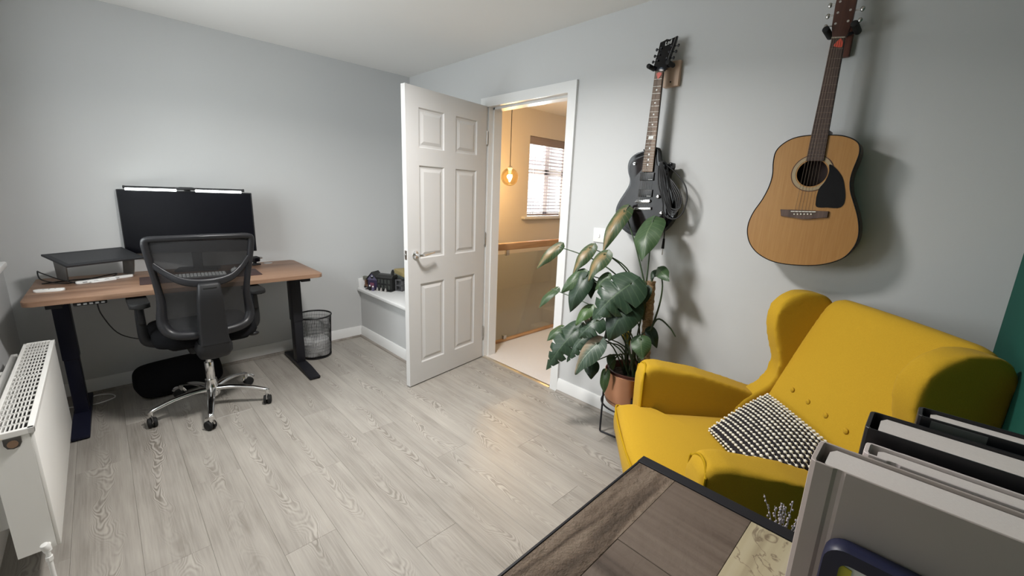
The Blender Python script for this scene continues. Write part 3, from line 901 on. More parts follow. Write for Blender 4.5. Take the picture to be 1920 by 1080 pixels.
for sx in (-1, 1):
    B().lohi((min(sx * 0.05, sx * 0.305), -0.029, zt - 0.004), (max(sx * 0.05, sx * 0.305), -0.013, zt + 0.0105), 0.003).build('led_strip', BARLED, lb)
cb = B().prism([(-0.055, 0), (-0.03, 0.007), (0.03, 0.007), (0.06, 0), (0.045, -0.010), (-0.045, -0.010)], -0.028, 0.016, lambda u, v, a: (u, a, zt + 0.018 + v), 0.002)
cb.lohi((-0.014, -0.006, zt + 0.001), (0.014, 0.020, zt + 0.012), 0.002).lohi((-0.014, 0.0285, zt - 0.05), (0.014, 0.042, zt + 0.008), 0.003)
cb.build('clip', BLACKPL, lb)
for sx in (-1, 1):
    B().cyl(mp_(sx * 0.312, -0.012, zt + 0.014), mp_(sx * 0.320, -0.012, zt + 0.014), 0.010, n=14).build('end_cap', BLACKPL, lb)

# black drawing tablet lying on a raised stand
tb = thing('drawing_tablet', 'flat black drawing tablet propped on a stand left of monitor', 'tablet', (0, 0, 0))
FL_, FR_, TL_ = Vector((-2.353, -0.363, 0.890)), Vector((-2.023, -0.223, 0.895)), Vector((-2.447, -0.236, 0.945))
e1, e2 = FR_ - FL_, TL_ - FL_
nn = e1.cross(e2).normalized()
L1, L2 = e1.length, e2.length
e1n, e2n = e1.normalized(), e2.normalized()
B().prism([(0, 0), (L1, 0), (L1, L2), (0, L2)], -0.012, 0, lambda u, v, a: FL_ + e1n * u + e2n * v + nn * a, 0.002).build('body', noise_to(mat('dark_slate_surface', (0.022, 0.023, 0.026), 0.55), 200, 2), tb)
B().prism([(0.02, 0.02), (L1 - 0.02, 0.02), (L1 - 0.02, L2 - 0.02), (0.02, L2 - 0.02)], -0.001, 0.0006, lambda u, v, a: FL_ + e1n * u + e2n * v + nn * a).build('drawing_surface', mat('dark_tablet_glass', (0.03, 0.031, 0.034), 0.4), tb)
sd = thing('tablet_stand', 'grey plastic riser with two side panels under the black tablet', 'stand', (0, 0, 0))
SPM = mat('dull_grey_panel', (0.20, 0.20, 0.195), 0.5)
for u in (0.03, L1 - 0.014):
    bt = []
    for vv in (0.06, L2 - 0.02):
        bt.append(FL_ + e1n * u + e2n * vv + nn * -0.013)
    q = B()
    th = e1n * 0.006
    a, b_ = bt
    sh = e1n * (u - 0.03)
    a0, b0 = Vector((-2.372 + sh.x, -0.165 + sh.y * 0.6, DZT + 0.0005)), Vector((-2.418 + sh.x, -0.045 + sh.y * 0.2, DZT + 0.0005))
    q.loft([[a0, b0, b_, a], [a0 + th, b0 + th, b_ + th, a + th]])
    q.build('side_panel', SPM, sd, smooth=False)
a, b_ = FL_ + e1n * 0.03 + e2n * (L2 - 0.035) - nn * 0.013, FL_ + e1n * (L1 - 0.055) + e2n * (L2 - 0.035) - nn * 0.013
B().tube([a - Vector((0, 0, 0.012)), b_ - Vector((0, 0, 0.012))], 0.005, 8).build('cross_bar', GREYPL, sd)

z = DZT
rc_ = thing('remote_control', 'white handheld remote at the left front of the desk', 'remote', (-2.430, -0.420, z), R(-8))
B().prism(rrect(0.057, 0.019, 0.012), 0.0, 0.012, lambda u, v, a: (u, v, a), 0.003).build('body', WHITEPL, rc_)
rb = B()
for k, (u, v_) in enumerate(((-0.02, 0.0), (0.0, 0.006), (0.0, -0.006), (0.022, 0.0))):
    rb.cyl((u, v_, 0.0115), (u, v_, 0.0135), 0.0035, n=10)
rb.build('buttons', GREYPL, rc_)
hu = thing('cable_hub', 'long white cable hub lying before the tablet stand', 'hub', (-2.213, -0.225, z + 0.0005), R(24))
B().prism(rrect(0.135, 0.013, 0.011), 0.0, 0.014, lambda u, v, a: (u, v, a), 0.003).prism(rrect(0.06, 0.012, 0.006), 0.0, 0.008, lambda u, v, a: (u - 0.02, v - 0.022, a), 0.002).build('body', WHITEPL, hu)
for u in (-0.10, -0.05, 0.0, 0.05):
    B().lohi((u - 0.010, -0.0138, 0.004), (u + 0.010, -0.0125, 0.010)).build('socket', GREYPL, hu)
c = B().tube([(-2.335, -0.275, z + 0.006), (-2.40, -0.24, z + 0.03), (-2.47, -0.13, z + 0.055), (-2.485, -0.10, z + 0.06), (-2.47, -0.16, z + 0.02), (-2.38, -0.25, z + 0.006), (-2.31, -0.20, z + 0.006), (-2.22, -0.14, z + 0.012), (-2.16, -0.13, z + 0.02), (-2.20, -0.18, z + 0.006), (-2.29, -0.16, z + 0.006), (-2.40, -0.17, z + 0.005), (-2.47, -0.20, z + 0.005)], 0.0035, 6, smooth=6)
tag(c.build('coiled_cable', CABLE), 'black cable coiled on the desk beside the white hub', 'cable')

dm = tag(B().prism(rrect(0.31, 0.125, 0.01), 0.0, 0.003, lambda u, v, a: (u, v, a), 0.001).build('desk_mat', noise_to(mat('dark_brown_felt', (0.045, 0.022, 0.02), 0.95), 300, 2, bump=0.3), loc=(-1.76, -0.385, z + 0.0003), rot=(0, 0, -0.05)), 'dark brown desk mat under the white keyboard', 'desk mat')
kb = thing('keyboard', 'white keyboard seen through the net chair back', 'keyboard', (-1.782, -0.385, z + 0.0035), -0.1)
B().prism(rrect(0.145, 0.058, 0.008), 0.0, 0.008, lambda u, v, a: (u, v, a), 0.002).build('case', mat('grey_case', (0.25, 0.25, 0.25), 0.5), kb)
km = B().box((0, 0, 0.0105), (0.0155, 0.0165, 0.006), 0.0015, 1).mesh('key', WHITEPL)
for i in range(15):
    for j in range(5):
        put('key', km, kb, (-0.133 + i * 0.019, -0.042 + j * 0.021, 0))
ms = thing('computer_mouse', 'white computer mouse to the right of the keyboard', 'mouse', (-1.575, -0.36, z + 0.0035), 0.1)
B().sph((0, 0, 0.010), 0.03, (0.95, 1.7, 0.75)).build('body', WHITEPL, ms)
B().cyl((-0.002, 0.024, 0.029), (0.002, 0.024, 0.029), 0.007, n=12).build('scroll_wheel', GREYPL, ms)
wc = thing('desk_camera', 'small black camera with grey plug behind the chair on the desk', 'camera', (-1.405, -0.115, z), 0.3)
B().lohi((-0.032, -0.025, 0), (0.032, 0.025, 0.012), 0.004).cyl((0, 0, 0.01), (0, 0, 0.03), 0.012, n=12).build('base', BLACKPL, wc)
B().box((0, 0, 0.045), (0.062, 0.05, 0.036), 0.008, 3, (R(8), 0, 0)).build('body', BLACKPL, wc)
B().cyl((0, -0.024, 0.045), (0, -0.036, 0.043), 0.014, n=18, bev=0.002).build('lens', SCREEN, wc)
B().box((0.044, 0.0, 0.05), (0.026, 0.016, 0.014), 0.003).build('plug', NICKEL, wc)

# ------------------------------------------------------------------ mesh office chair
oc = thing('office_chair', 'black net-backed swivel chair with chrome star base at the desk', 'chair', (-1.83, -0.69, 0), R(1.5))


def cp_(x, y, z):
    return (x, y, z)


base = B()
base.lathe([(0.0, 0.075), (0.030, 0.078), (0.040, 0.09), (0.042, 0.125), (0.033, 0.150), (0.030, 0.19), (0.0, 0.19)], 24)
base.build('hub', CHROME, oc)
for k in range(5):
    a = R(-102.5 + 72 * k)
    cx, sx = math.cos(a), math.sin(a)
    L = B()
    pts = [(0.03, 0.128), (0.10, 0.131), (0.18, 0.122), (0.25, 0.104), (0.295, 0.090), (0.302, 0.080)]
    L.tube([(r * cx, r * sx, z) for r, z in pts], [0.026, 0.023, 0.020, 0.017, 0.015, 0.013], 12, smooth=4, flat=(0.9, 0.62), up=(0, 0, 1))
    L.cyl((0.30 * cx, 0.30 * sx, 0.054), (0.30 * cx, 0.30 * sx, 0.088), 0.012, 0.013, n=14)
    lego = L.build('star_leg', CHROME, oc, ang=60)
    ca = a + R(40 + 57 * k)
    px, py = 0.30 * cx - 0.014 * math.cos(ca), 0.30 * sx - 0.014 * math.sin(ca)
    tx, ty = -math.sin(ca), math.cos(ca)
    wh = B()
    for s in (-1, 1):
        wh.cyl((px + tx * s * 0.004, py + ty * s * 0.004, 0.0285), (px + tx * s * 0.021, py + ty * s * 0.021, 0.0285), 0.0282, 0.0265, n=24, bev=0.004)
    cs = wh.build('caster_wheel', RUBBER, oc)
    hd_ = B()
    hd_.tube([(px + 0.030 * math.cos(t) * math.cos(ca), py + 0.030 * math.cos(t) * math.sin(ca), 0.0285 + 0.030 * math.sin(t)) for t in [R(20 + 14 * q) for q in range(11)]], 0.008, 8, flat=(2.2, 0.5), up=(tx, ty, 0))
    hd_.cyl((0.30 * cx, 0.30 * sx, 0.04), (0.30 * cx, 0.30 * sx, 0.06), 0.008, n=10)
    hd_.build('caster_hood', CHROME, cs)
gl = B().cyl((0, 0, 0.18), (0, 0, 0.30), 0.024, n=20, bev=0.002).cyl((0, 0, 0.29), (0, 0, 0.42), 0.0150, n=16)
gl.build('gas_column', CHROME, oc)
B().lohi((-0.10, -0.13, 0.405), (0.10, 0.13, 0.462), 0.02, 3).build('tilt_mechanism', BLACKPL, oc)
B().tube([(0.09, 0.0, 0.43), (0.17, -0.02, 0.435), (0.235, -0.03, 0.437)], 0.007, 8, smooth=3).sph((0.245, -0.03, 0.437), 0.018, (1.8, 1.1, 0.8)).build('tilt_lever', SATIN, oc)
seat = B()
rings = []
for z, s in ((0.462, 0.90), (0.470, 0.97), (0.488, 1.0), (0.515, 0.99), (0.530, 0.95), (0.537, 0.86), (0.537, 0.4)):
    rings.append([(u * s, v * s + 0.035, z + (0.012 if abs(u) > 0.2 else 0)) for u, v in rrect(0.247, 0.235, 0.09)])
seat.loft(rings)
seat.build('seat_cushion', BLACKFAB, oc, ang=80)

# back frame: (half width, y, z) from the top down the side
BKP = [(0.000, -0.290, 1.085), (0.130, -0.280, 1.083), (0.212, -0.264, 1.080), (0.227, -0.259, 1.066), (0.226, -0.254, 1.03), (0.216, -0.240, 0.95), (0.203, -0.215, 0.85), (0.194, -0.195, 0.75), (0.200, -0.185, 0.66), (0.197, -0.192, 0.612), (0.172, -0.208, 0.572), (0.112, -0.228, 0.556), (0.0, -0.240, 0.552)]
right = [Vector(p) for p in BKP]
loop = right + [Vector((-p.x, p.y, p.z)) for p in reversed(right[1:-1])]
rad = []
for p in loop:
    rad.append(0.017 if p.z > 0.95 else (0.019 if p.z > 0.66 else 0.026))
rad2 = []
K = 5
cl_ = catmull(loop, K, True)
for p in cl_:
    rad2.append(0.0145 if p.z > 0.8 else 0.0145 + min(1, (0.8 - p.z) / 0.2) * 0.009)
B().tube(cl_, rad2, 10, closed=True, flat=(1.0, 1.15)).build('back_frame', SATIN, oc, ang=70)
# net stretched in the frame
side = catmull(right, 4)
nt = B()
rows_ = []
for i in range(1, 40):
    zz = 1.08 - (1.08 - 0.56) * i / 40
    for p, q in zip(side, side[1:]):
        if (p.z - zz) * (q.z - zz) <= 0 and p.z != q.z:
            f = (p.z - zz) / (p.z - q.z)
            hwid = p.x + (q.x - p.x) * f
            yb = p.y + (q.y - p.y) * f
    rows_.append([(hwid * u, yb - 0.040 * (1 - u * u) + 0.004, zz) for u in [-1 + j / 8 for j in range(17)]])
nt.loft(rows_, False, False)
nt.build('back_net', NET, oc, ang=80)
# lumbar yoke (smile-shaped band) and spine
yk = B()
yk.tube([(-0.212, -0.247, 0.955), (-0.165, -0.262, 0.905), (-0.10, -0.288, 0.860), (0.0, -0.300, 0.845), (0.10, -0.288, 0.860), (0.165, -0.262, 0.905), (0.212, -0.247, 0.962)], [0.012, 0.014, 0.018, 0.021, 0.018, 0.014, 0.012], 10, smooth=5, flat=(0.5, 1.15), up=(0, 0, 1))
yk.build('lumbar_yoke', SATIN, oc, ang=80)
sp = B()
rings = []
for z, hwid, y0, th in ((0.848, 0.046, -0.298, 0.014), (0.835, 0.050, -0.306, 0.020), (0.74, 0.058, -0.290, 0.026), (0.62, 0.064, -0.268, 0.032), (0.53, 0.066, -0.258, 0.040), (0.50, 0.069, -0.252, 0.050)):
    rings.append([(u, y0 + v, z) for u, v in rrect(hwid, th, 0.012, 3)])
sp.loft(rings)
sp.build('spine', BLACKPL, oc, ang=60)
B().box((0, -0.323, 0.822), (0.062, 0.006, 0.010), 0.003, rot=(R(-8), 0, 0)).build('height_slot', RUBBER, oc)
ho = B()
rings = []
for z, hwid, y0, y1 in ((0.505, 0.074, -0.300, -0.10), (0.48, 0.083, -0.300, -0.06), (0.44, 0.083, -0.292, -0.03), (0.41, 0.070, -0.270, -0.04), (0.395, 0.048, -0.235, -0.06)):
    rings.append([(u, (y0 + y1) / 2 + v, z) for u, v in rrect(hwid, (y1 - y0) / 2, 0.04, 5)])
ho.loft(rings)
ho.build('spine_housing', BLACKPL, oc, ang=70)
for s in (-1, 1):
    ab = B()
    ab.tube([(s * 0.08, -0.03, 0.452), (s * 0.17, -0.02, 0.462), (s * 0.245, -0.015, 0.482), (s * 0.270, -0.012, 0.512), (s * 0.274, -0.010, 0.60), (s * 0.273, -0.008, 0.695)], [0.018, 0.019, 0.019, 0.019, 0.017, 0.015], 10, smooth=4, flat=(1.25, 0.8), up=(0, 1, 0))
    ab.build('arm_bracket', BLACKPL, oc, ang=60)
    B().lohi((s * 0.273 - 0.014, -0.036, 0.600), (s * 0.273 + 0.014, 0.020, 0.708), 0.006).build('height_sleeve', SATIN, oc)
    B().prism(rrect(0.042, 0.125, 0.03), 0.708, 0.734, lambda u, v, a: (s * 0.273 + u, v - 0.01, a), 0.008, 3).build('arm_pad', RUBBER, oc)

# foot cushion under the desk
fc = thing('foot_cushion', 'black rounded foot cushion on the floor under the desk', 'cushion', (-1.94, -0.225, 0), R(9))
rings = []
for xx, s in ((-0.235, 0.45), (-0.225, 0.72), (-0.195, 0.92), (-0.15, 1.0), (0.15, 1.0), (0.195, 0.92), (0.225, 0.72), (0.235, 0.45)):
    rings.append([(xx, v * s, max(0.0, 0.09 + (h_ - 0.09) * s)) for v, h_ in ((-0.125, 0.02), (-0.115, 0.001), (0.115, 0.001), (0.125, 0.02), (0.125, 0.10), (0.10, 0.175), (0.05, 0.205), (-0.03, 0.195), (-0.09, 0.14), (-0.12, 0.07))])
B().loft(rings).build('cushion_body', BLACKFAB, fc, sub=2)

# wire waste bin
wbn = thing('waste_bin', 'round black wire mesh waste bin beside the right desk leg', 'bin', (-1.052, -0.223, 0))
wr = B()
NW = 64
for k in range(NW):
    a = 2 * PI * k / NW
    a2 = a + 0.10
    wr.tube([(0.116 * math.cos(a), 0.116 * math.sin(a), 0.008), (0.131 * math.cos(a2), 0.131 * math.sin(a2), 0.340)], 0.0009, 4)
    a2 = a - 0.10
    wr.tube([(0.116 * math.cos(a), 0.116 * math.sin(a), 0.008), (0.131 * math.cos(a2), 0.131 * math.sin(a2), 0.340)], 0.0009, 4)
for k in range(12):
    z_ = 0.03 + k * 0.028
    r_ = 0.116 + 0.015 * z_ / 0.34
    wr.tube([(r_ * math.cos(t), r_ * math.sin(t), z_) for t in [2 * PI * q / 40 for q in range(40)]], 0.0009, 4, closed=True)
tag(wr.build('wire_mesh', BINM, wbn, smooth=False), 'black wire mesh wall of the bin', kind='stuff')
B().tube([(0.132 * math.cos(t), 0.132 * math.sin(t), 0.345) for t in [2 * PI * q / 48 for q in range(48)]], 0.006, 8, closed=True).build('rim', BINM, wbn)
B().lathe([(0.0, 0.0), (0.117, 0.0), (0.119, 0.012), (0.114, 0.012), (0.113, 0.004), (0.0, 0.004)], 40).build('base', BINM, wbn)
lnr = B()
rings = []
for z_, r_ in ((0.010, 0.095), (0.02, 0.108), (0.08, 0.110), (0.13, 0.104), (0.15, 0.07), (0.14, 0.03)):
    rings.append([(r_ * (1 + 0.07 * math.sin(7 * t + z_ * 60)) * math.cos(t), r_ * (1 + 0.07 * math.sin(5 * t + z_ * 40)) * math.sin(t), z_ + 0.012 * math.sin(3 * t) * (z_ > 0.1)) for t in [2 * PI * q / 32 for q in range(32)]])
tag(lnr.loft(rings).build('waste_paper', mat('grey_plastic_bag', (0.60, 0.60, 0.60), 0.35)), 'crumpled pale bag of waste inside the wire bin', 'rubbish').location = (-1.052, -0.223, 0)

# ------------------------------------------------------------------ toy house and stack on the stair box
BZ0 = BZ
th_ = thing('toy_house', 'small purple and black gabled toy house on the white ledge', 'toy', (-0.425, -0.195, BZ0), R(-62))
PURP = mat('purple_plastic', (0.034, 0.026, 0.065), 0.4)
LILAC = mat('lilac_plastic', (0.115, 0.105, 0.175), 0.4)
TBLK = mat('charcoal_plastic', (0.022, 0.022, 0.022), 0.35)
DGRN = mat('dark_grey_plastic', (0.05, 0.055, 0.05), 0.4)
B().lohi((-0.125, -0.045, 0), (-0.03, 0.045, 0.10)).build('left_wing', PURP, th_, smooth=False)
B().prism([(-0.060, 0.085), (0.060, 0.085), (0.0, 0.150)], -0.047, 0.045, lambda u, v, a: (-0.078 + u * 0.9, a, v)).build('gable', LILAC, th_, smooth=False)
gr = B()
for s in (-1, 1):
    gr.prism([(0, 0.150), (s * 0.066, 0.083), (s * 0.066, 0.092), (0, 0.160)], -0.055, 0.05, lambda u, v, a: (-0.078 + u * 0.95, a, v))
gr.build('gable_roof', TBLK, th_, smooth=False)
B().lohi((-0.03, -0.045, 0), (0.125, 0.045, 0.118)).build('right_wing', TBLK, th_, smooth=False)
B().prism([(-0.052, 0.115), (0.052, 0.115), (0.03, 0.142), (-0.03, 0.142)], -0.035, 0.13, lambda u, v, a: (a, u, v)).build('main_roof', TBLK, th_, smooth=False)
B().lohi((0.105, -0.02, 0.13), (0.122, 0.0, 0.165)).prism([(-0.012, 0), (0.012, 0), (0, 0.028)], -0.022, 0.002, lambda u, v, a: (0.1135 + u, a, 0.163 + v)).build('turret', TBLK, th_, smooth=False)
for xx in (-0.02, 0.015, 0.05, 0.085):
    B().lohi((xx, -0.049, 0.065), (xx + 0.022, -0.044, 0.10)).build('window_frame', DGRN, th_, smooth=False)
    B().lohi((xx + 0.002, -0.051, 0.012), (xx + 0.024, -0.044, 0.05)).build('arch_window', DGRN, th_, smooth=False)
B().cyl((-0.078, -0.050, 0.112), (-0.078, -0.044, 0.112), 0.014, n=8).build('round_window', TBLK, th_, smooth=False)
tag(B().lohi((-0.083, -0.052, 0.117), (-0.070, -0.049, 0.125)).build('window_light', mat('white_plastic_piece', (0.75, 0.75, 0.78), 0.3), th_, smooth=False), 'white piece in the gable window')
tag(B().lohi((-0.10, -0.052, 0.01), (-0.06, -0.044, 0.06)).build('house_door', mat('rose_plastic', (0.18, 0.06, 0.10), 0.4), th_, smooth=False), 'dull pink toy door')
B().lohi((-0.135, -0.075, 0), (0.135, 0.05, 0.006)).build('base_plate', TBLK, th_, smooth=False)
ann = thing('toy_side_wall', 'open grey toy house wing on the ledge right of the black house', 'toy', (-0.335, -0.34, BZ0), R(-62))
aw = B()
aw.lohi((-0.035, -0.02, 0), (-0.024, 0.02, 0.105)).lohi((0.024, -0.02, 0), (0.035, 0.02, 0.105)).lohi((-0.035, -0.02, 0.095), (0.035, 0.02, 0.105)).lohi((-0.035, -0.02, 0.045), (0.035, 0.02, 0.055)).lohi((-0.035, -0.02, 0), (0.035, 0.02, 0.008)).lohi((-0.035, 0.012, 0), (0.035, 0.02, 0.105))
aw.build('open_frame', mat('mid_grey_toy', (0.09, 0.09, 0.095), 0.4), ann, smooth=False)
for lab, mm, dx, dy, hgt, hat in (('tiny black and white toy figure before the purple gable', TBLK, -0.07, -0.095, 0.050, PAPER), ('tiny lilac toy figure standing by the black house front', LILAC, -0.035, -0.098, 0.045, PAPER)):
    ca, sa = math.cos(R(-62)), math.sin(R(-62))
    f = thing('toy_figure', lab, 'figure', (-0.425 + dx * ca - dy * sa, -0.195 + dx * sa + dy * ca, BZ0), R(-62))
    B().lohi((-0.010, -0.006, 0), (0.010, 0.006, hgt * 0.4)).prism([(-0.012, hgt * 0.4), (0.012, hgt * 0.4), (0.009, hgt * 0.72), (-0.009, hgt * 0.72)], -0.006, 0.006, lambda u, v, a: (u, a, v)).build('figure_body', mm, f, smooth=False)
    B().cyl((0, 0, hgt * 0.72), (0, 0, hgt), 0.007, n=10, bev=0.002).build('figure_head', hat, f)
for k, (dx, dy, w_) in enumerate(((0.0, -0.085, 'first pale toy lamp post, next to the purple gable'), (0.04, -0.085, 'middle one of three pale toy lamp posts before the black house'), (0.085, -0.085, 'last pale toy lamp post, nearest the open grey toy wing'))):
    ca, sa = math.cos(R(-62)), math.sin(R(-62))
    f = thing('toy_lamp', w_, 'toy', (-0.425 + dx * ca - dy * sa, -0.195 + dx * sa + dy * ca, BZ0), R(-62), 'toy lamp posts')
    B().lohi((-0.007, -0.007, 0), (0.007, 0.007, 0.02), 0.002).cyl((0, 0, 0.018), (0, 0, 0.032), 0.005, n=8).build('post', mat('pale_toy_plastic', (0.40, 0.38, 0.36), 0.4), f)
bk = thing('toy_cart', 'tiny brown toy cart left of the purple house', 'toy', (-0.500, -0.062, BZ0), R(-62))
TBR = mat('brown_toy_plastic', (0.16, 0.085, 0.05), 0.5)
B().lohi((-0.030, -0.022, 0.008), (0.030, 0.022, 0.030), 0.003).lohi((-0.026, -0.018, 0.028), (-0.01, 0.018, 0.075), 0.002).build('cart_body', TBR, bk)
B().lohi((-0.045, -0.018, 0.075), (0.0, 0.012, 0.105), 0.003).build('canopy', mat('grey_green_toy', (0.14, 0.14, 0.11), 0.5), bk)
cw = B()
for xx in (-0.02, 0.02):
    for yv in (-0.024, 0.024):
        cw.cyl((xx, yv - 0.002, 0.010), (xx, yv + 0.002, 0.010), 0.010, n=12)
cw.build('cart_wheels', TBLK, bk)
s1 = thing('storage_box', 'white storage box with dark lid line on the ledge behind the door', 'box', (-0.155, -0.26, BZ0), R(4))
B().lohi((-0.13, -0.16, 0), (0.13, 0.16, 0.085), 0.004).build('tray', WHITEPL, s1)
B().lohi((-0.132, -0.162, 0.045), (0.132, 0.162, 0.050)).build('seam', GREYPL, s1)
B().lohi((-0.135, -0.165, 0.085), (0.135, 0.165, 0.120), 0.004).build('box_lid', mat('grey_lid', (0.12, 0.14, 0.13), 0.5), s1)
s2 = thing('wooden_board', 'pale yellow wooden board on top of the white storage box', 'board', (-0.155, -0.27, BZ0 + 0.120), R(-9))
B().prism(rrect(0.13, 0.165, 0.02), 0, 0.035, lambda u, v, a: (u, v, a), 0.003).build('slab', mat('yellow_wood', (0.42, 0.33, 0.14), 0.6), s2)
B().prism(rrect(0.128, 0.163, 0.02), 0, 0.004, lambda u, v, a: (u, v, a - 0.0), 0.001).build('felt_foot', TBLK, s2)
s3 = thing('round_tin', 'dark grey round tin on the yellow board behind the door', 'tin', (-0.135, -0.31, BZ0 + 0.155))
B().lathe([(0, 0), (0.085, 0), (0.09, 0.004), (0.09, 0.034), (0.0, 0.034)], 32).build('tin_body', mat('dark_tin', (0.07, 0.07, 0.085), 0.4, 0.5), s3)
B().lathe([(0, 0.034), (0.093, 0.034), (0.093, 0.060), (0.086, 0.068), (0.0, 0.068)], 32).build('tin_lid', mat('grey_tin', (0.16, 0.16, 0.19), 0.4, 0.5), s3)
# ------------------------------------------------------------------ potted climber on a wire stand
PX, PY = -0.20, -2.60
psd = thing('plant_stand', 'black wire hoop stand carrying the copper plant pot', 'stand', (PX, PY, 0))
for a in (R(97), R(35)):
    ca, sa = math.cos(a), math.sin(a)
    r_ = 0.152
    B().tube(catmull([(r_ * ca, r_ * sa, 0.335), (r_ * ca, r_ * sa, 0.20), (r_ * ca, r_ * sa, 0.03), ((r_ - 0.005) * ca, (r_ - 0.005) * sa, 0.008), ((r_ - 0.025) * ca, (r_ - 0.025) * sa, 0.006), (0, 0, 0.006 if a > 1 else 0.0065), (-(r_ - 0.025) * ca, -(r_ - 0.025) * sa, 0.006), (-(r_ - 0.005) * ca, -(r_ - 0.005) * sa, 0.008), (-r_ * ca, -r_ * sa, 0.03), (-r_ * ca, -r_ * sa, 0.20), (-r_ * ca, -r_ * sa, 0.335)], 5), 0.0055, 8).build('leg_hoop', BLACKMET, psd)
B().tube([(0.146 * math.cos(t), 0.146 * math.sin(t), 0.243) for t in [2 * PI * q / 40 for q in range(40)]], 0.005, 8, closed=True).build('pot_ring', BLACKMET, psd)
pl = thing('potted_climber', 'tall leafy climbing plant in a copper pot beside yellow armchair', 'plant', (PX, PY, 0.249))
B().lathe([(0.0, 0.0), (0.112, 0.0), (0.126, 0.010), (0.137, 0.045), (0.141, 0.09), (0.141, 0.190), (0.138, 0.192), (0.134, 0.188), (0.134, 0.10), (0.0, 0.09)], 48).build('copper_pot', COPPER, pl, ang=50)
B().lathe([(0.120, 0.10), (0.126, 0.198), (0.130, 0.202), (0.121, 0.202), (0.116, 0.16)], 40, cap=False).build('inner_pot', COPPERIN, pl)
sb_ = B()
rings = []
for q in range(6):
    r_ = 0.119 * (1 - q / 5)
    rings.append([(max(r_, .001) * math.cos(t), max(r_, .001) * math.sin(t), 0.165 + 0.012 * (q / 5) + 0.004 * math.sin(5 * t + q)) for t in [2 * PI * k / 30 for k in range(30)]])
sb_.loft(rings)
sb_.build('soil', SOIL, pl)
ORG = Vector((PX, PY, 0.249))
pole0, pole1 = Vector((-0.185, -2.668, 0.41)), Vector((-0.168, -2.637, 0.945))
pb = B()
ppts, prad = [], []
for i in range(41):
    f = i / 40
    ppts.append(pole0.lerp(pole1, f) - ORG)
    prad.append(0.026 + 0.0022 * math.sin(i * 2.4))
pb.tube(ppts, prad, 14)
pb.build('moss_pole', COIR, pl)


def leafmat(name, c, c2, vein, patch=None):
    m = mat(name, c, 0.42, spec=0.38)
    nt, n, l, b = nodes(m)
    uv = n.new('ShaderNodeUVMap')
    sx = n.new('ShaderNodeSeparateXYZ')
    l.new(uv.outputs[0], sx.inputs[0])

    def math_(op, a, bv=None, cv=None):
        x = n.new('ShaderNodeMath'); x.operation = op
        for i, q in enumerate((a, bv, cv)):
            if q is None: continue
            if isinstance(q, (int, float)): x.inputs[i].default_value = q
            else: l.new(q, x.inputs[i])
        return x.outputs[0]
    au = math_('ABSOLUTE', math_('MULTIPLY_ADD', sx.outputs[0], 2.0, -1.0))
    mid = math_('LESS_THAN', au, 0.035)
    sv = math_('SINE', math_('MULTIPLY', math_('SUBTRACT', sx.outputs[1], math_('MULTIPLY', au, 0.22)), 62.0))
    side = math_('MULTIPLY', math_('GREATER_THAN', sv, 0.90), 0.35)
    vn = math_('MAXIMUM', math_('MULTIPLY', mid, 0.8), side)
    nz = n.new('ShaderNodeTexNoise'); nz.inputs['Scale'].default_value = 22; nz.inputs['Detail'].default_value = 3
    tc = n.new('ShaderNodeTexCoord'); l.new(tc.outputs['Object'], nz.inputs['Vector'])
    mx = n.new('ShaderNodeMix'); mx.data_type = 'RGBA'
    mx.inputs['A'].default_value = (*c, 1); mx.inputs['B'].default_value = (*c2, 1)
    l.new(nz.outputs[0], mx.inputs['Factor'])
    out = mx.outputs['Result']
    if patch:
        k = math_('SUBTRACT', 1.0, math_('MULTIPLY', math_('ABSOLUTE', math_('SUBTRACT', sx.outputs[0], patch[1])), patch[2]))
        k = math_('MULTIPLY', math_('ADD', k, math_('MULTIPLY_ADD', nz.outputs[0], 1.2, -0.6)), patch[3])
        cl__ = n.new('ShaderNodeClamp'); l.new(k, cl__.inputs[0])
        m2 = n.new('ShaderNodeMix'); m2.data_type = 'RGBA'
        l.new(out, m2.inputs['A']); m2.inputs['B'].default_value = (*patch[0], 1); l.new(cl__.outputs[0], m2.inputs['Factor'])
        out = m2.outputs['Result']
    m3 = n.new('ShaderNodeMix'); m3.data_type = 'RGBA'
    l.new(out, m3.inputs['A']); m3.inputs['B'].default_value = (*vein, 1); l.new(vn, m3.inputs['Factor'])
    l.new(m3.outputs['Result'], b.inputs['Base Color'])
    return m


LM = {
    'g': leafmat('green_leaf', (0.045, 0.085, 0.032), (0.030, 0.060, 0.026), (0.11, 0.15, 0.075)),
    'd': leafmat('dark_green_leaf', (0.020, 0.042, 0.022), (0.014, 0.030, 0.018), (0.05, 0.08, 0.045)),
    'm': leafmat('deep_green_cut_leaf', (0.024, 0.050, 0.026), (0.018, 0.038, 0.022), (0.07, 0.11, 0.06)),
    'v': leafmat('tan_streaked_leaf', (0.042, 0.075, 0.030), (0.028, 0.052, 0.022), (0.20, 0.16, 0.085), ((0.26, 0.17, 0.075), 0.62, 3.2, 0.9)),
    'p': leafmat('silvery_leaf', (0.05, 0.085, 0.055), (0.035, 0.06, 0.04), (0.22, 0.26, 0.20), ((0.30, 0.22, 0.15), 0.9, 2.6, 0.8)),
    'l': leafmat('light_green_leaf', (0.055, 0.110, 0.030), (0.038, 0.08, 0.025), (0.12, 0.18, 0.07)),
    'y': leafmat('yellow_leaf', (0.55, 0.40, 0.04), (0.45, 0.32, 0.04), (0.6, 0.5, 0.15)),
}


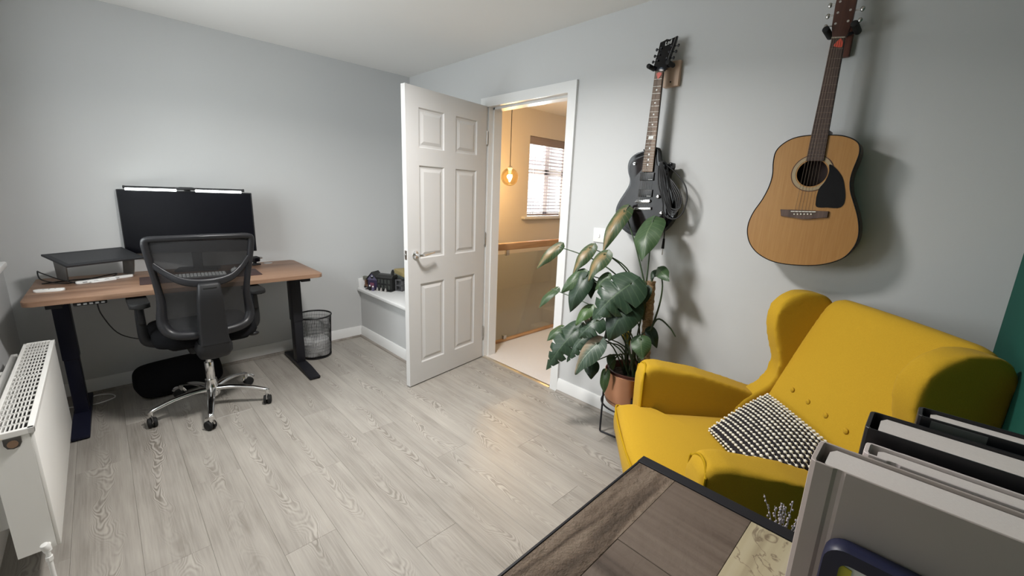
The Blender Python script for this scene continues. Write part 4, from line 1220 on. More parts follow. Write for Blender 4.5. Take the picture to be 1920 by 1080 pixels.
def leaf(b, t, wid, kind, k):
    b, t = Vector(b), Vector(t)
    d = t - b
    L = d.length
    d.normalize()
    n0 = ((CAMPOS - b).normalized() + Vector((-0.15, 0.25, 0.55)) + Vector((0, 0.25 * math.sin(k * 2.1), 0.15 * math.cos(k * 1.7)))).normalized()
    s = d.cross(n0).normalized()
    n = s.cross(d)
    NV, NU = (46 if kind == 'm' else 26), 8
    bm = bmesh.new()
    uvl = bm.loops.layers.uv.new('UVMap')
    grid = []
    narrow = 0.75 if kind == 'v' else 1.0
    for i in range(NV + 1):
        v = i / NV
        hwv = 0.5 * wid * (max(0.0, math.sin(PI * min(1, v ** 0.55 + 0.0))) ** 0.72) * (1.0 if v < 0.85 else 1.0)
        if v > 0.55:
            hwv *= 1 - 0.25 * (v - 0.55) / 0.45
        row = []
        for j in range(-NU, NU + 1):
            u = j / NU
            h = hwv
            if kind in 'm' and 0.22 < v < 0.85:
                ph = (v * 6.0 + (0.35 if u > 0 else 0.0)) % 1.0
                if ph < 0.17:
                    h *= 0.55
            off = u * h
            back = -0.20 * L * (abs(u) ** 1.5) * max(0, 1 - v * 2.2) ** 1.1
            fold = -0.30 * abs(off) * (abs(u)) + 0.05 * wid * math.sin(v * 9 + k + u * 2) * abs(u)
            droop = -0.13 * L * (v ** 2) + 0.10 * L * math.sin(PI * v)
            p = b + d * (v * L + back) + s * off + n * (fold + droop) - ORG
            row.append((bm.verts.new(p), ((u + 1) / 2, v)))
        grid.append(row)
    for i in range(NV):
        for j in range(2 * NU):
            q = [grid[i][j], grid[i][j + 1], grid[i + 1][j + 1], grid[i + 1][j]]
            f = bm.faces.new([x[0] for x in q])
            for lp, x in zip(f.loops, q):
                lp[uvl].uv = x[1]
            f.smooth = True
    me = bpy.data.meshes.new('leaf')
    bm.to_mesh(me)
    bm.free()
    me.materials.append(LM[kind])
    return put('leaf', me, pl)


LEAVES = [
    (-0.160, -2.442, 1.292, -0.300, -2.405, 1.090, 0.083, 'v'), (-0.160, -2.608, 1.250, -0.300, -2.632, 1.076, 0.128, 'g'),
    (-0.300, -2.117, 1.073, -0.400, -2.031, 0.942, 0.060, 'v'), (-0.300, -2.343, 1.093, -0.400, -2.296, 0.955, 0.067, 'v'),
    (-0.320, -2.448, 1.073, -0.420, -2.412, 0.945, 0.082, 'v'), (-0.360, -2.350, 0.956, -0.460, -2.276, 0.858, 0.075, 'g'),
    (-0.380, -2.373, 0.937, -0.460, -2.337, 0.760, 0.097, 'd'), (-0.300, -2.112, 0.813, -0.400, -2.061, 0.713, 0.052, 'g'),
    (-0.340, -2.625, 0.953, -0.500, -2.510, 0.778, 0.190, 'm'), (-0.340, -2.486, 0.968, -0.380, -2.436, 0.887, 0.052, 'g'),
    (-0.380, -2.424, 0.789, -0.460, -2.384, 0.702, 0.066, 'l'), (-0.360, -2.635, 0.859, -0.460, -2.590, 0.672, 0.150, 'd'),
    (-0.380, -2.480, 0.730, -0.460, -2.405, 0.636, 0.110, 'm'), (-0.340, -2.208, 0.608, -0.420, -2.160, 0.540, 0.060, 'g'),
    (-0.360, -2.325, 0.631, -0.500, -2.225, 0.399, 0.125, 'm'), (-0.340, -2.396, 0.629, -0.440, -2.323, 0.468, 0.095, 'm'),
    (-0.400, -2.505, 0.618, -0.500, -2.425, 0.447, 0.105, 'p'), (-0.360, -2.447, 0.477, -0.400, -2.475, 0.403, 0.073, 'd'),
    (-0.300, -2.524, 0.522, -0.330, -2.560, 0.463, 0.044, 'g'), (-0.360, -2.538, 0.451, -0.380, -2.544, 0.335, 0.050, 'l'),
    (-0.360, -2.716, 0.694, -0.400, -2.754, 0.607, 0.085, 'g'), (-0.160, -2.671, 1.013, -0.220, -2.753, 0.979, 0.060, 'g'),
    (-0.160, -2.660, 1.003, -0.200, -2.650, 0.964, 0.039, 'd'), (-0.260, -2.633, 0.956, -0.300, -2.605, 0.908, 0.042, 'g'),
    (-0.280, -2.628, 0.911, -0.340, -2.627, 0.828, 0.073, 'd'), (-0.220, -2.550, 0.662, -0.240, -2.593, 0.584, 0.040, 'y'),
    (-0.260, -2.585, 0.783, -0.300, -2.600, 0.680, 0.058, 'd'), (-0.300, -2.560, 0.735, -0.360, -2.498, 0.629, 0.074, 'd'),
    (-0.220, -2.646, 0.912, -0.260, -2.622, 0.804, 0.063, 'd'), (-0.300, -2.356, 0.912, -0.340, -2.392, 0.829, 0.055, 'd'),
    (-0.200, -2.680, 0.695, -0.220, -2.738, 0.617, 0.054, 'd'),
]
crown = Vector((PX - 0.01, PY - 0.02, 0.42))
for k, q in enumerate(LEAVES):
    b_, t_ = Vector(q[0:3]), Vector(q[3:6])
    leaf(b_, t_, q[6] * 1.14, q[7], k)
    if b_.z > 0.90:
        f = min(0.93, 0.60 + 0.25 * (b_.z - 0.9) / 0.2)
        p0 = pole0.lerp(pole1, f) + Vector((-0.024, 0.012, 0))
        lift = 0.05 if b_.z < 1.15 else 0.02
    else:
        p0 = crown + Vector((0.05 * math.cos(k * 2.4) * 0.7, 0.05 * math.sin(k * 2.4), 0))
        lift = 0.09
    hz = (b_ - p0)
    pm_ = p0 + hz * 0.5 + Vector((0, 0, lift))
    if b_.z <= 0.90:
        pm_ = p0 + Vector((hz.x * 0.35, hz.y * 0.35, max(hz.z * 0.7, 0.10) + 0.02))
    B().tube([p0 - ORG, pm_ - ORG, b_ - ORG, b_ + (t_ - b_).normalized() * 0.012 - ORG], [0.0048, 0.0038, 0.0026, 0.002], 7, smooth=5).build('stem', STEM, pl)
for pts in (((-0.195, -2.66, 0.62), (-0.20, -2.71, 0.76), (-0.19, -2.775, 0.735), (-0.18, -2.81, 0.69)), ((-0.19, -2.655, 0.60), (-0.18, -2.70, 0.80), (-0.17, -2.705, 0.93), (-0.16, -2.675, 1.01)), ((-0.20, -2.62, 0.41), (-0.22, -2.62, 0.60), (-0.20, -2.63, 0.80), (-0.19, -2.64, 0.90)), ((-0.21, -2.60, 0.41), (-0.24, -2.58, 0.55), (-0.25, -2.60, 0.70), (-0.26, -2.585, 0.78))):
    B().tube([Vector(p) - ORG for p in pts], [0.006, 0.005, 0.004, 0.003], 7, smooth=5).build('stem', STEM, pl)

# ------------------------------------------------------------------ guitars on the wall


def wallax(u, v, a):
    return (a, -u, v)


def rel(t, o):
    o.location = -Vector(t.location)
    return o


AC = [(3.2157, 1.6346), (3.1644, 1.6281), (3.127, 1.6073), (3.1055, 1.5778), (3.1024, 1.5367), (3.1075, 1.4845), (3.1024, 1.437), (3.0854, 1.3828), (3.0586, 1.3267), (3.0456, 1.2754), (3.0482, 1.2301), (3.0663, 1.1862), (3.1007, 1.1503), (3.1498, 1.1262), (3.1998, 1.1177), (3.2647, 1.1196), (3.325, 1.1296), (3.3724, 1.149), (3.4047, 1.1739), (3.4243, 1.2114), (3.4313, 1.2466), (3.4284, 1.2853), (3.4156, 1.3326), (3.3966, 1.3796), (3.3808, 1.4173), (3.3722, 1.4551), (3.3724, 1.4928), (3.3796, 1.5391), (3.3813, 1.5666), (3.3748, 1.5924), (3.3591, 1.6088), (3.3348, 1.6212), (3.307, 1.6286), (3.2703, 1.6319)]
ac = thing('acoustic_guitar', 'honey topped acoustic guitar with black pickguard hung on the wall above the armchair', 'guitar', (-0.07, -3.247, 1.118))
out = [(p.x, p.y) for p in catmull([(a, b_, 0) for a, b_ in AC], 4, True)]
XF, XB = -0.130, -0.030
hole_c, hole_r = (3.2457, 1.4893), 0.0515
ring_h = [(hole_c[0] + hole_r * math.cos(t), hole_c[1] + hole_r * math.sin(t)) for t in [2 * PI * q / 40 for q in range(40)]]


def holed(out, hole, a, axes, name, m, parent, th=0.003):
    bm = bmesh.new()
    ed = []
    for lp in (out, hole):
        vs = [bm.verts.new(axes(u, v, a)) for u, v in lp]
        for i in range(len(vs)):
            ed.append(bm.edges.new((vs[i], vs[(i + 1) % len(vs)])))
    bmesh.ops.triangle_fill(bm, use_beauty=True, use_dissolve=False, edges=ed)
    b = B()
    b.bm.free()
    b.bm = bm
    o = b.build(name, m, parent, smooth=False)
    md = o.modifiers.new('thick', 'SOLIDIFY')
    md.thickness = th
    md.offset = -1
    return o


tp_ = holed(out, ring_h, XF, wallax, 'soundboard', SPRUCE, ac)
rel(ac, tp_)
sd_ = B()
sd_.loft([[wallax(u, v, XF + 0.0005) for u, v in out], [wallax(u, v, XB) for u, v in out]], True, False)
sd_.bm.faces.new([sd_.bm.verts.new(wallax(u, v, XB)) for u, v in out])
rel(ac, sd_.build('sides_and_back', MAHOG, ac))
rel(ac, B().tube([wallax(u, v, XF + 0.0006) for u, v in out], 0.0022, 6, closed=True).build('edge_binding', LACQ, ac))
for r0, r1, mm in ((0.056, 0.068, BINDING), (0.069, 0.0715, MAHOG)):
    rg = B()
    N = 48
    A_ = [(hole_c[0] + r0 * math.cos(2 * PI * q / N), hole_c[1] + r0 * math.sin(2 * PI * q / N)) for q in range(N)]
    Bq = [(hole_c[0] + r1 * math.cos(2 * PI * q / N), hole_c[1] + r1 * math.sin(2 * PI * q / N)) for q in range(N)]
    rg.loft([[wallax(*p, XF + 0.0) for p in A_], [wallax(*p, XF - 0.0012) for p in A_], [wallax(*p, XF - 0.0012) for p in Bq], [wallax(*p, XF) for p in Bq]], True, False)
    rel(ac, rg.build('rosette', mm, ac, smooth=False))
gd = [(p.x, p.y) for p in catmull([(3.2975, 1.522, 0), (3.3201, 1.5074, 0), (3.3457, 1.4739, 0), (3.3593, 1.4358, 0), (3.3674, 1.3977, 0), (3.3658, 1.3705, 0), (3.3519, 1.3582, 0), (3.318, 1.3582, 0), (3.2830, 1.3590, 0), (3.2764, 1.385, 0), (3.2764, 1.410, 0), (3.2802, 1.4325, 0), (3.2941, 1.4592, 0), (3.3009, 1.4932, 0)], 4, True)]
rel(ac, B().prism(gd, XF - 0.0022, XF + 0.0005, wallax, 0.0004, 1).build('pickguard', LACQ, ac, smooth=False))
br = [(3.1601, 1.3431), (3.2376, 1.3445), (3.3257, 1.3440), (3.3259, 1.319), (3.2989, 1.3166), (3.270, 1.3095), (3.2434, 1.3085), (3.216, 1.312), (3.1664, 1.3158)]
rel(ac, B().prism(br, XF - 0.008, XF + 0.0005, wallax, 0.0015, 1).build('bridge', ROSEW, ac))
rel(ac, B().prism([(3.200, 1.3385), (3.285, 1.341), (3.285, 1.338), (3.200, 1.3355)], XF - 0.011, XF - 0.006, wallax).build('saddle', IVORY, ac))
for y_, z_ in ((3.214, 1.3263), (3.2255, 1.327), (3.237, 1.3277), (3.2485, 1.3284), (3.26, 1.3291), (3.2715, 1.3297)):
    rel(ac, B().sph(wallax(y_, z_, XF - 0.0085), 0.0034, u=10, v=6).build('bridge_pin', IVORY, ac))
fbo = [(3.2200, 1.5365), (3.2778, 1.5350), (3.2695, 1.9703), (3.2275, 1.9772)]
rel(ac, B().prism(fbo, XF - 0.0075, XF - 0.0005, wallax, 0.001, 1).build('fingerboard', ROSEW, ac))


def lerp2(a, b, f):
    return (a[0] + (b[0] - a[0]) * f, a[1] + (b[1] - a[1]) * f)


def frets(fbo, nf, scale_f, x):
    b = B()
    Lt = 1.0
    for i in range(1, nf + 1):
        f = (1 - 2 ** (-i / 12)) / scale_f
        if f > 0.995:
            break
        l_, r_ = lerp2(fbo[3], fbo[0], f), lerp2(fbo[2], fbo[1], f)
        b.tube([wallax(*l_, x), wallax(*r_, x)], 0.0010, 5)
    return b


rel(ac, tag(frets(fbo, 20, 1 - 2 ** (-20 / 12), XF - 0.0074).build('frets', BRONZE, ac), kind='stuff'))
nk = [(3.2235, 1.62), (3.2745, 1.62), (3.2690, 1.965), (3.2280, 1.972)]
rel(ac, B().prism(nk, XF - 0.001, XF + 0.019, wallax, 0.008, 3).build('neck', MAHOG, ac))
rel(ac, B().prism([(3.2215, 1.575), (3.2755, 1.575), (3.2745, 1.65), (3.2225, 1.65)], XF + 0.001, XB - 0.02, wallax, 0.004).build('neck_heel', MAHOG, ac))
rel(ac, B().prism([(3.2275, 1.9765), (3.2695, 1.9700), (3.2695, 1.9745), (3.2277, 1.9812)], XF - 0.010, XF, wallax).build('nut', mat('aged_bone', (0.30, 0.26, 0.2), 0.5), ac))
hd_o = [(3.2277, 1.980), (3.2190, 2.022), (3.2155, 2.10), (3.2170, 2.160), (3.2350, 2.176), (3.2550, 2.172), (3.2740, 2.165), (3.2785, 2.110), (3.2795, 2.04), (3.2770, 2.00), (3.2697, 1.973)]
hh = B().prism(hd_o, -0.007, 0.007, lambda u, v, a: (XF + 0.006 + a + 0.13 * (v - 1.976), -u, v), 0.002)
rel(ac, hh.build('headstock', MAHOG, ac))
for side_, yy0, sg in (('l', 3.2160, -1), ('r', 3.2795, 1)):
    for z_ in (2.030, 2.068, 2.106):
        tu = B()
        xx = XF + 0.014 + 0.13 * (z_ - 1.976)
        tu.cyl((xx, -(yy0 - sg * 0.012), z_), (xx, -(yy0 + sg * 0.016), z_), 0.0028, n=8)
        tu.sph((xx, -(yy0 + sg * 0.020), z_), 0.0075, (0.6, 1.0, 1.25), 10, 8)
        tu.cyl((xx - 0.016, -(yy0 - sg * 0.013), z_), (xx, -(yy0 - sg * 0.013), z_), 0.004, n=10)
        rel(ac, tu.build('tuning_peg', NICKEL, ac))
for i in range(6):
    s0 = lerp2((3.214, 1.3275), (3.2715, 1.331), i / 5)
    s1 = lerp2((3.2305, 1.9775), (3.2668, 1.972), i / 5)
    rel(ac, B().tube([wallax(*s0, XF - 0.0115), wallax(*s1, XF - 0.0105)], 0.0004 if i > 2 else 0.0006, 5).build('string', BRONZE, ac))


def hanger(label, py, pz, half, x_y, wood_m, wy0, wy1, wz0, wz1):
    h = thing('guitar_hanger', label, 'hanger', (0, -(wy0 + wy1) / 2, (wz0 + wz1) / 2))
    rel(h, B().lohi((-0.026, -wy1, wz0), (0, -wy0, wz1), 0.004).build('mounting_block', wood_m, h))
    yk_ = B()
    yk_.tube([(-0.026, -py, pz), (-0.060, -py, pz)], 0.007, 8)
    yk_.tube([(-0.060, -(py - half), pz), (-0.056, -py, pz - 0.004), (-0.060, -(py + half), pz)], 0.006, 8, smooth=4)
    rel(h, yk_.build('yoke', BLACKMET, h))
    for s in (-1, 1):
        rel(h, B().cyl((-0.052, -(py + s * half), pz), (x_y, -(py + s * half), pz + 0.002), 0.0115, n=16, bev=0.004).build('padded_arm', RUBBER, h))
    rel(h, B().cyl((-0.0265, -(wy0 + wy1) / 2 - 0.0, wz0 + 0.022), (-0.0285, -(wy0 + wy1) / 2, wz0 + 0.022), 0.004, n=10).build('screw', BLACKMET, h))
    return h


hanger('dark reddish wall hanger holding the acoustic guitar', 3.2485, 2.008, 0.0425, -0.150, REDWOOD, 3.205, 3.272, 1.935, 2.05)
pk = thing('plectrum', 'red plectrum tucked under the strings of the acoustic guitar', 'plectrum', (XF - 0.009, -3.253, 1.953))
pko = [(p.x, p.y) for p in catmull([(0, -0.014, 0), (0.010, -0.002, 0), (0.013, 0.009, 0), (0.0, 0.013, 0), (-0.013, 0.009, 0), (-0.010, -0.002, 0)], 5, True)]
B().prism(pko, -0.0007, 0.0007, lambda u, v, a: (a, u * 1.15, v)).build('body', REDPICK, pk, rot=(R(75), 0, 0))

# electric guitar
el = thing('electric_guitar', 'glossy black single-cut electric guitar hung on the wall above the plant', 'guitar', (-0.06, -2.515, 1.160))
EO = [(2.4721, 1.6098), (2.4332, 1.5997), (2.4022, 1.5772), (2.3893, 1.5451), (2.3939, 1.5045), (2.4084, 1.4661), (2.4057, 1.4329), (2.3843, 1.3935), (2.355, 1.3472), (2.3386, 1.3004), (2.3462, 1.2543), (2.3755, 1.2075), (2.42, 1.1764), (2.4734, 1.1608), (2.539, 1.165), (2.6024, 1.1844), (2.6449, 1.2191), (2.6738, 1.2661), (2.6835, 1.319), (2.6704, 1.3701), (2.6451, 1.4126), (2.6246, 1.4617), (2.6243, 1.4903), (2.6349, 1.5177), (2.6392, 1.5428), (2.6251, 1.5483), (2.6024, 1.5355), (2.5783, 1.5401), (2.5633, 1.56), (2.5531, 1.6064), (2.5403, 1.6274), (2.505, 1.618)]
eo = [(p.x, p.y) for p in catmull([(a, b_, 0) for a, b_ in EO], 4, True)]
EF, EB = -0.085, -0.040
rel(el, B().prism(eo, EF, EB, wallax, 0.006, 3).build('body', LACQ, el, ang=50))
cc = (2.513, 1.37)


def shrink(o, f):
    return [(cc[0] + (u - cc[0]) * f, cc[1] + (v - cc[1]) * f) for u, v in o]


QUILT = noise_to(mat('smoky_maple_top', (0.02, 0.017, 0.018), 0.15, spec=0.16), 9, 4, (0.004, 0.0035, 0.004), (0.022, 0.018, 0.018))
rel(el, B().prism(shrink(eo, 0.90), EF - 0.0045, EF + 0.002, wallax, 0.004, 2).build('carved_top', QUILT, el, ang=50))
efb = [(2.4835, 1.5029), (2.5445, 1.5024), (2.5415, 1.9847), (2.5000, 1.9889)]
rel(el, B().prism(efb, -0.1005, -0.092, wallax, 0.001, 1).build('fingerboard', ROSEL, el))
rel(el, tag(frets(efb, 24, 0.75, -0.1012).build('frets', STEELW, el), kind='stuff'))
rel(el, B().prism([(2.489, 1.50), (2.540, 1.50), (2.5400, 1.984), (2.5015, 1.988)], -0.094, -0.074, wallax, 0.008, 3).build('neck', LACQ, el))
for i in (3, 5, 7, 9, 12, 15, 17, 19, 21):
    f = ((1 - 2 ** (-i / 12)) + (1 - 2 ** (-(i - 1) / 12))) / 2 / 0.75
    c0 = lerp2(lerp2(efb[3], efb[0], f), lerp2(efb[2], efb[1], f), 0.5)
    if i == 12:
        o = B().prism([(c0[0] - 0.014, c0[1] - 0.007), (c0[0] + 0.012, c0[1] - 0.007), (c0[0] + 0.014, c0[1] + 0.007), (c0[0] - 0.012, c0[1] + 0.007)], -0.1012, -0.100, wallax).build('inlay', PEARL, el, smooth=False)
    else:
        o = B().cyl(wallax(*c0, -0.1000), wallax(*c0, -0.1011), 0.0042, n=12).build('inlay', PEARL, el, smooth=False)
    rel(el, o)
eh = [(2.4955, 1.9890), (2.4830, 2.0200), (2.4875, 2.055), (2.4925, 2.0796), (2.4955, 2.1290), (2.5113, 2.1300), (2.5272, 2.1385), (2.5446, 2.1312), (2.5808, 2.1420), (2.5800, 2.1277), (2.5742, 2.0953), (2.5666, 2.0656), (2.5610, 2.030), (2.5550, 2.005), (2.5440, 1.985)]
rel(el, B().prism(eh, -0.0065, 0.0065, lambda u, v, a: (-0.086 + a + 0.16 * (v - 1.987), -u, v), 0.0015).build('headstock', LACQ, el, ang=30))
rel(el, B().tube([(-0.0935 + 0.16 * (v - 1.987), -(u - 0.0035), v) for u, v in ((2.5770, 2.137), (2.5765, 2.1277), (2.5707, 2.0953), (2.5630, 2.0656), (2.558, 2.035))], 0.0009, 5).build('headstock_binding', GREYPL, el))
cu = bpy.data.curves.new('logo', 'FONT')
cu.body = 'Ltd'
cu.size = 0.026
cu.shear = 0.25
cu.extrude = 0.0004
cu.align_x = 'CENTER'
tmp_ = bpy.data.objects.new('tmp', cu)
COL.objects.link(tmp_)
bpy.context.view_layer.update()
lme = bpy.data.meshes.new_from_object(tmp_.evaluated_get(bpy.context.evaluated_depsgraph_get()))
bpy.data.objects.remove(tmp_, do_unlink=True)
lme.materials.clear()
lme.materials.append(PEARL)
lg_ = put('headstock_logo', lme, el)
lg_.matrix_basis = Matrix.Translation(Vector((-0.0935 + 0.16 * (2.112 - 1.987), -2.541, 2.110)) - Vector(el.location)) @ Matrix(((0, 0.16, -1), (-1, 0, 0), (0, 1, 0.16))).to_4x4() @ Matrix.Rotation(R(12), 4, 'Z')
for (y0, z0), sg in (((2.4950, 2.100), -1), ((2.4905, 2.070), -1), ((2.4860, 2.043), -1), ((2.5740, 2.0985), 1), ((2.5670, 2.072), 1), ((2.5605, 2.044), 1)):
    tu = B()
    xx = -0.086 + 0.16 * (z0 - 1.987)
    tu.cyl((xx + 0.004, -(y0 - sg * 0.006), z0), (xx + 0.004, -(y0 + sg * 0.013), z0), 0.0025, n=8)
    tu.sph((xx + 0.004, -(y0 + sg * 0.017), z0), 0.0065, (0.6, 1.0, 1.2), 10, 8)
    tu.cyl((xx - 0.012, -(y0 - sg * 0.013), z0), (xx, -(y0 - sg * 0.013), z0), 0.0042, n=10)
    rel(el, tu.build('tuning_peg', SATIN, el))
PUm = mat('black_pickup', (0.010, 0.010, 0.011), 0.4)
for za, zb in ((1.4585, 1.4985), (1.374, 1.4125)):
    p_ = B().prism([(2.474, za), (2.553, za), (2.553, zb), (2.474, zb)], -0.0975, -0.086, wallax, 0.003).build('pickup', PUm, el)
    rel(el, p_)
    B().prism([(2.524, za + 0.004), (2.547, za + 0.004), (2.547, za + 0.0055), (2.524, za + 0.0055)], -0.0980, -0.0970, wallax).build('pickup_mark', PEARL, p_, smooth=False)
bb = B().prism([(u, v) for u, v in [(2.4600, 1.346), (2.468, 1.339), (2.543, 1.344), (2.551, 1.352), (2.545, 1.361), (2.468, 1.357)]], -0.101, -0.090, wallax, 0.002)
rel(el, bb.build('bridge', CHROME, el))
rel(el, B().prism([(2.458, 1.302), (2.558, 1.308), (2.557, 1.322), (2.460, 1.317)], -0.101, -0.089, wallax, 0.003).build('tailpiece', CHROME, el))
for yk_, zk_ in ((2.5897, 1.3773), (2.6171, 1.2938)):
    rel(el, B().cyl(wallax(yk_, zk_, -0.088), wallax(yk_, zk_, -0.105), 0.0105, 0.0085, n=20, bev=0.002).build('control_knob', CHROME, el))
rel(el, B().cyl(wallax(2.4301, 1.5467, -0.086), wallax(2.4301, 1.5467, -0.092), 0.0065, n=18).cyl(wallax(2.4301, 1.5467, -0.091), wallax(2.437, 1.5467, -0.106), 0.0025, 0.004, n=10).build('toggle_switch', CHROME, el))
rel(el, B().cyl((-0.065, -2.4683, 1.602), (-0.065, -2.4665, 1.621), 0.0035, 0.006, n=10).build('strap_pin', BLACKMET, el))
for i in range(6):
    s0 = lerp2((2.482, 1.313), (2.536, 1.316), i / 5)
    sb0 = lerp2((2.482, 1.350), (2.536, 1.353), i / 5)
    s1 = lerp2((2.5035, 1.989), (2.5385, 1.986), i / 5)
    rel(el, B().tube([wallax(*s0, -0.100), wallax(*sb0, -0.1035), wallax(*s1, -0.1035)], 0.0004 if i > 2 else 0.0006, 5).build('string', STEELW, el))
hanger('pale beech wall hanger holding the electric guitar', 2.5195, 2.014, 0.0505, -0.118, BEECH, 2.510, 2.592, 1.925, 2.045)
pk = thing('plectrum', 'red plectrum tucked under the strings of the electric guitar', 'plectrum', (-0.1024, -2.524, 1.966))
B().prism(pko, -0.0007, 0.0007, lambda u, v, a: (a, u, v * 1.1)).build('body', REDPICK, pk, rot=(R(10), 0, 0))
ca_ = thing('instrument_cable', 'black instrument cable coiled over the horn of the electric guitar', 'cable', (-0.10, -2.60, 1.53))
tb_ = B()
tb_.tube([(-0.112, -2.5831, 1.5315), (-0.113, -2.5859, 1.4854), (-0.113, -2.5951, 1.4339), (-0.112, -2.6155, 1.3824), (-0.110, -2.629, 1.3413), (-0.108, -2.6336, 1.3048), (-0.105, -2.6597, 1.2749), (-0.098, -2.6984, 1.2723), (-0.09, -2.7262, 1.3049), (-0.085, -2.7372, 1.3611), (-0.082, -2.7275, 1.4158), (-0.082, -2.7008, 1.4603), (-0.088, -2.6581, 1.5027), (-0.105, -2.61, 1.538), (-0.112, -2.585, 1.535)], 0.0036, 7, smooth=5)
for k in range(4):
    o_ = k * 0.0075
    tb_.tube([(-0.114 - k * 0.004, -2.5900 - o_ * 0.8, 1.540), (-0.113, -2.6080 - o_ * 1.3, 1.434 + o_), (-0.113, -2.6380 - o_, 1.3521 + o_), (-0.110, -2.6735, 1.2917 + o_ * 1.4), (-0.105, -2.7004 - o_ * 0.7, 1.3039 + o_), (-0.098, -2.6875 - o_, 1.3644 + o_), (-0.094, -2.6568 - o_ * 0.5, 1.420 + o_), (-0.094, -2.6323, 1.4796), (-0.100, -2.620, 1.535), (-0.110, -2.605, 1.549)], 0.0036, 7, closed=True, smooth=5)
rel(ca_, tb_.build('coil', CABLE, ca_))
tl_ = B().tube([(-0.108, -2.6336, 1.3048), (-0.100, -2.6397, 1.268), (-0.092, -2.6445, 1.20), (-0.088, -2.6440, 1.155)], 0.0034, 7, smooth=4)
rel(ca_, tl_.build('tail', CABLE, ca_))
rel(ca_, B().cyl((-0.088, -2.6440, 1.165), (-0.088, -2.6435, 1.112), 0.0055, 0.0075, n=12, bev=0.001).build('plug_sleeve', RUBBER, ca_))
rel(ca_, B().cyl((-0.088, -2.6435, 1.113), (-0.088, -2.6432, 1.079), 0.0031, n=10).build('plug_tip', NICKEL, ca_))

# ------------------------------------------------------------------ yellow wing armchair
AA = 0.84
arm = thing('wing_armchair', 'mustard yellow wing armchair set across the corner by the green wall', 'armchair', (-0.54, -3.33, 0), math.atan2(-math.cos(AA), -math.sin(AA)))


def soft(o, vox, it):
    m = o.modifiers.new('pad', 'REMESH')
    m.mode = 'VOXEL'
    m.voxel_size = vox
    m.use_smooth_shade = True
    k = o.modifiers.new('relax', 'SMOOTH')
    k.iterations = it
    k.factor = 0.5
    return o


def pf(w_, f, z):
    return (w_, -f, z)


bs = B().prism([(-0.36, -0.34), (0.36, -0.34), (0.37, 0.40), (-0.37, 0.40)], 0.20, 0.335, lambda u, v, a: pf(u, v, a), 0.03, 4)
bs.build('base_frame', YELLOW, arm, ang=60)
so = [(-0.275, -0.20), (0.275, -0.20), (0.275, 0.355), (0.345, 0.37), (0.352, 0.43), (0.335, 0.475), (0.0, 0.495), (-0.335, 0.475), (-0.352, 0.43), (-0.345, 0.37), (-0.275, 0.355)]
su = B()
rings = []
for z_, s in ((0.310, 0.965), (0.325, 0.99), (0.36, 1.0), (0.395, 1.0), (0.425, 0.985), (0.445, 0.955), (0.457, 0.90), (0.468, 0.75), (0.474, 0.5), (0.476, 0.2)):
    rings.append([pf(u * s, 0.13 + (v - 0.13) * s, z_) for u, v in so])
su.loft(rings)
su.build('seat_cushion', YELLOW, arm, ang=75)
pp = [pf(u * 0.99, 0.13 + (v - 0.13) * 0.99, 0.424) for u, v in so[2:]]
B().tube(catmull(pp, 4), 0.0045, 7).build('seat_piping', YPIPE, arm)
ARM = [(0.385, 0.23), (0.385, 0.58), (0.378, 0.625), (0.355, 0.650), (0.31, 0.655), (0.14, 0.628), (-0.02, 0.585), (-0.10, 0.560), (-0.18, 0.53), (-0.36, 0.50), (-0.38, 0.23)]
WING = [(-0.03, 0.44), (-0.06, 0.53), (-0.115, 0.575), (-0.165, 0.62), (-0.186, 0.68), (-0.172, 0.75), (-0.150, 0.82), (-0.140, 0.88), (-0.148, 0.94), (-0.180, 0.988), (-0.238, 1.012), (-0.30, 1.010), (-0.345, 0.995), (-0.368, 0.955), (-0.375, 0.86), (-0.375, 0.70), (-0.36, 0.44)]
for s in (-1, 1):
    ao = B().prism(ARM, 0.285, 0.400, lambda u, v, a: pf(s * (a + 0.012 * (v - 0.4)), u, v), 0.022, 4)
    soft(ao.build('armrest', YELLOW, arm, ang=80), 0.010, 3)
    fp = [(0.385, 0.25), (0.385, 0.585), (0.381, 0.622)]
    B().tube([pf(s * 0.287, 0.372, 0.27), pf(s * 0.287, 0.374, 0.585), pf(s * 0.298, 0.368, 0.625), pf(s * 0.325, 0.362, 0.645), pf(s * 0.362, 0.362, 0.644), pf(s * 0.392, 0.368, 0.622), pf(s * 0.402, 0.374, 0.58), pf(s * 0.400, 0.372, 0.27)], 0.0042, 7, smooth=4).build('arm_piping', YPIPE, arm)
    wo = [(p.x, p.y) for p in catmull([(a, b_, 0) for a, b_ in WING], 3, True)]
    wg = B().prism(wo, 0.280, 0.362, lambda u, v, a: pf(s * (a + 0.05 * max(0, v - 0.6)), u, v), 0.016, 3)
    soft(wg.build('wing', YELLOW, arm, ang=80), 0.009, 4)
BK = [(-0.115, 0.44), (-0.150, 0.55), (-0.180, 0.63), (-0.225, 0.74), (-0.275, 0.86), (-0.315, 0.95), (-0.335, 0.985), (-0.365, 1.004), (-0.40, 0.995), (-0.418, 0.96), (-0.425, 0.85), (-0.42, 0.5), (-0.36, 0.22), (-0.20, 0.22)]
bo_ = [(p.x, p.y) for p in catmull([(a, b_, 0) for a, b_ in BK], 3, True)]
bkk = B()
rings = []
for w_, s in ((-0.305, 0.955), (-0.29, 0.985), (-0.26, 1.0), (-0.12, 1.006), (0, 1.008), (0.12, 1.006), (0.26, 1.0), (0.29, 0.985), (0.305, 0.955)):
    rings.append([pf(w_, -0.32 + (u + 0.32) * (s + (0.05 if abs(w_) < 0.13 else 0) * (v < 0.8)), 0.5 + (v - 0.5) * s) for u, v in bo_])
bkk.loft(rings)
soft(bkk.build('backrest', YELLOW, arm, ang=80), 0.013, 8)
BTN0 = -0.165
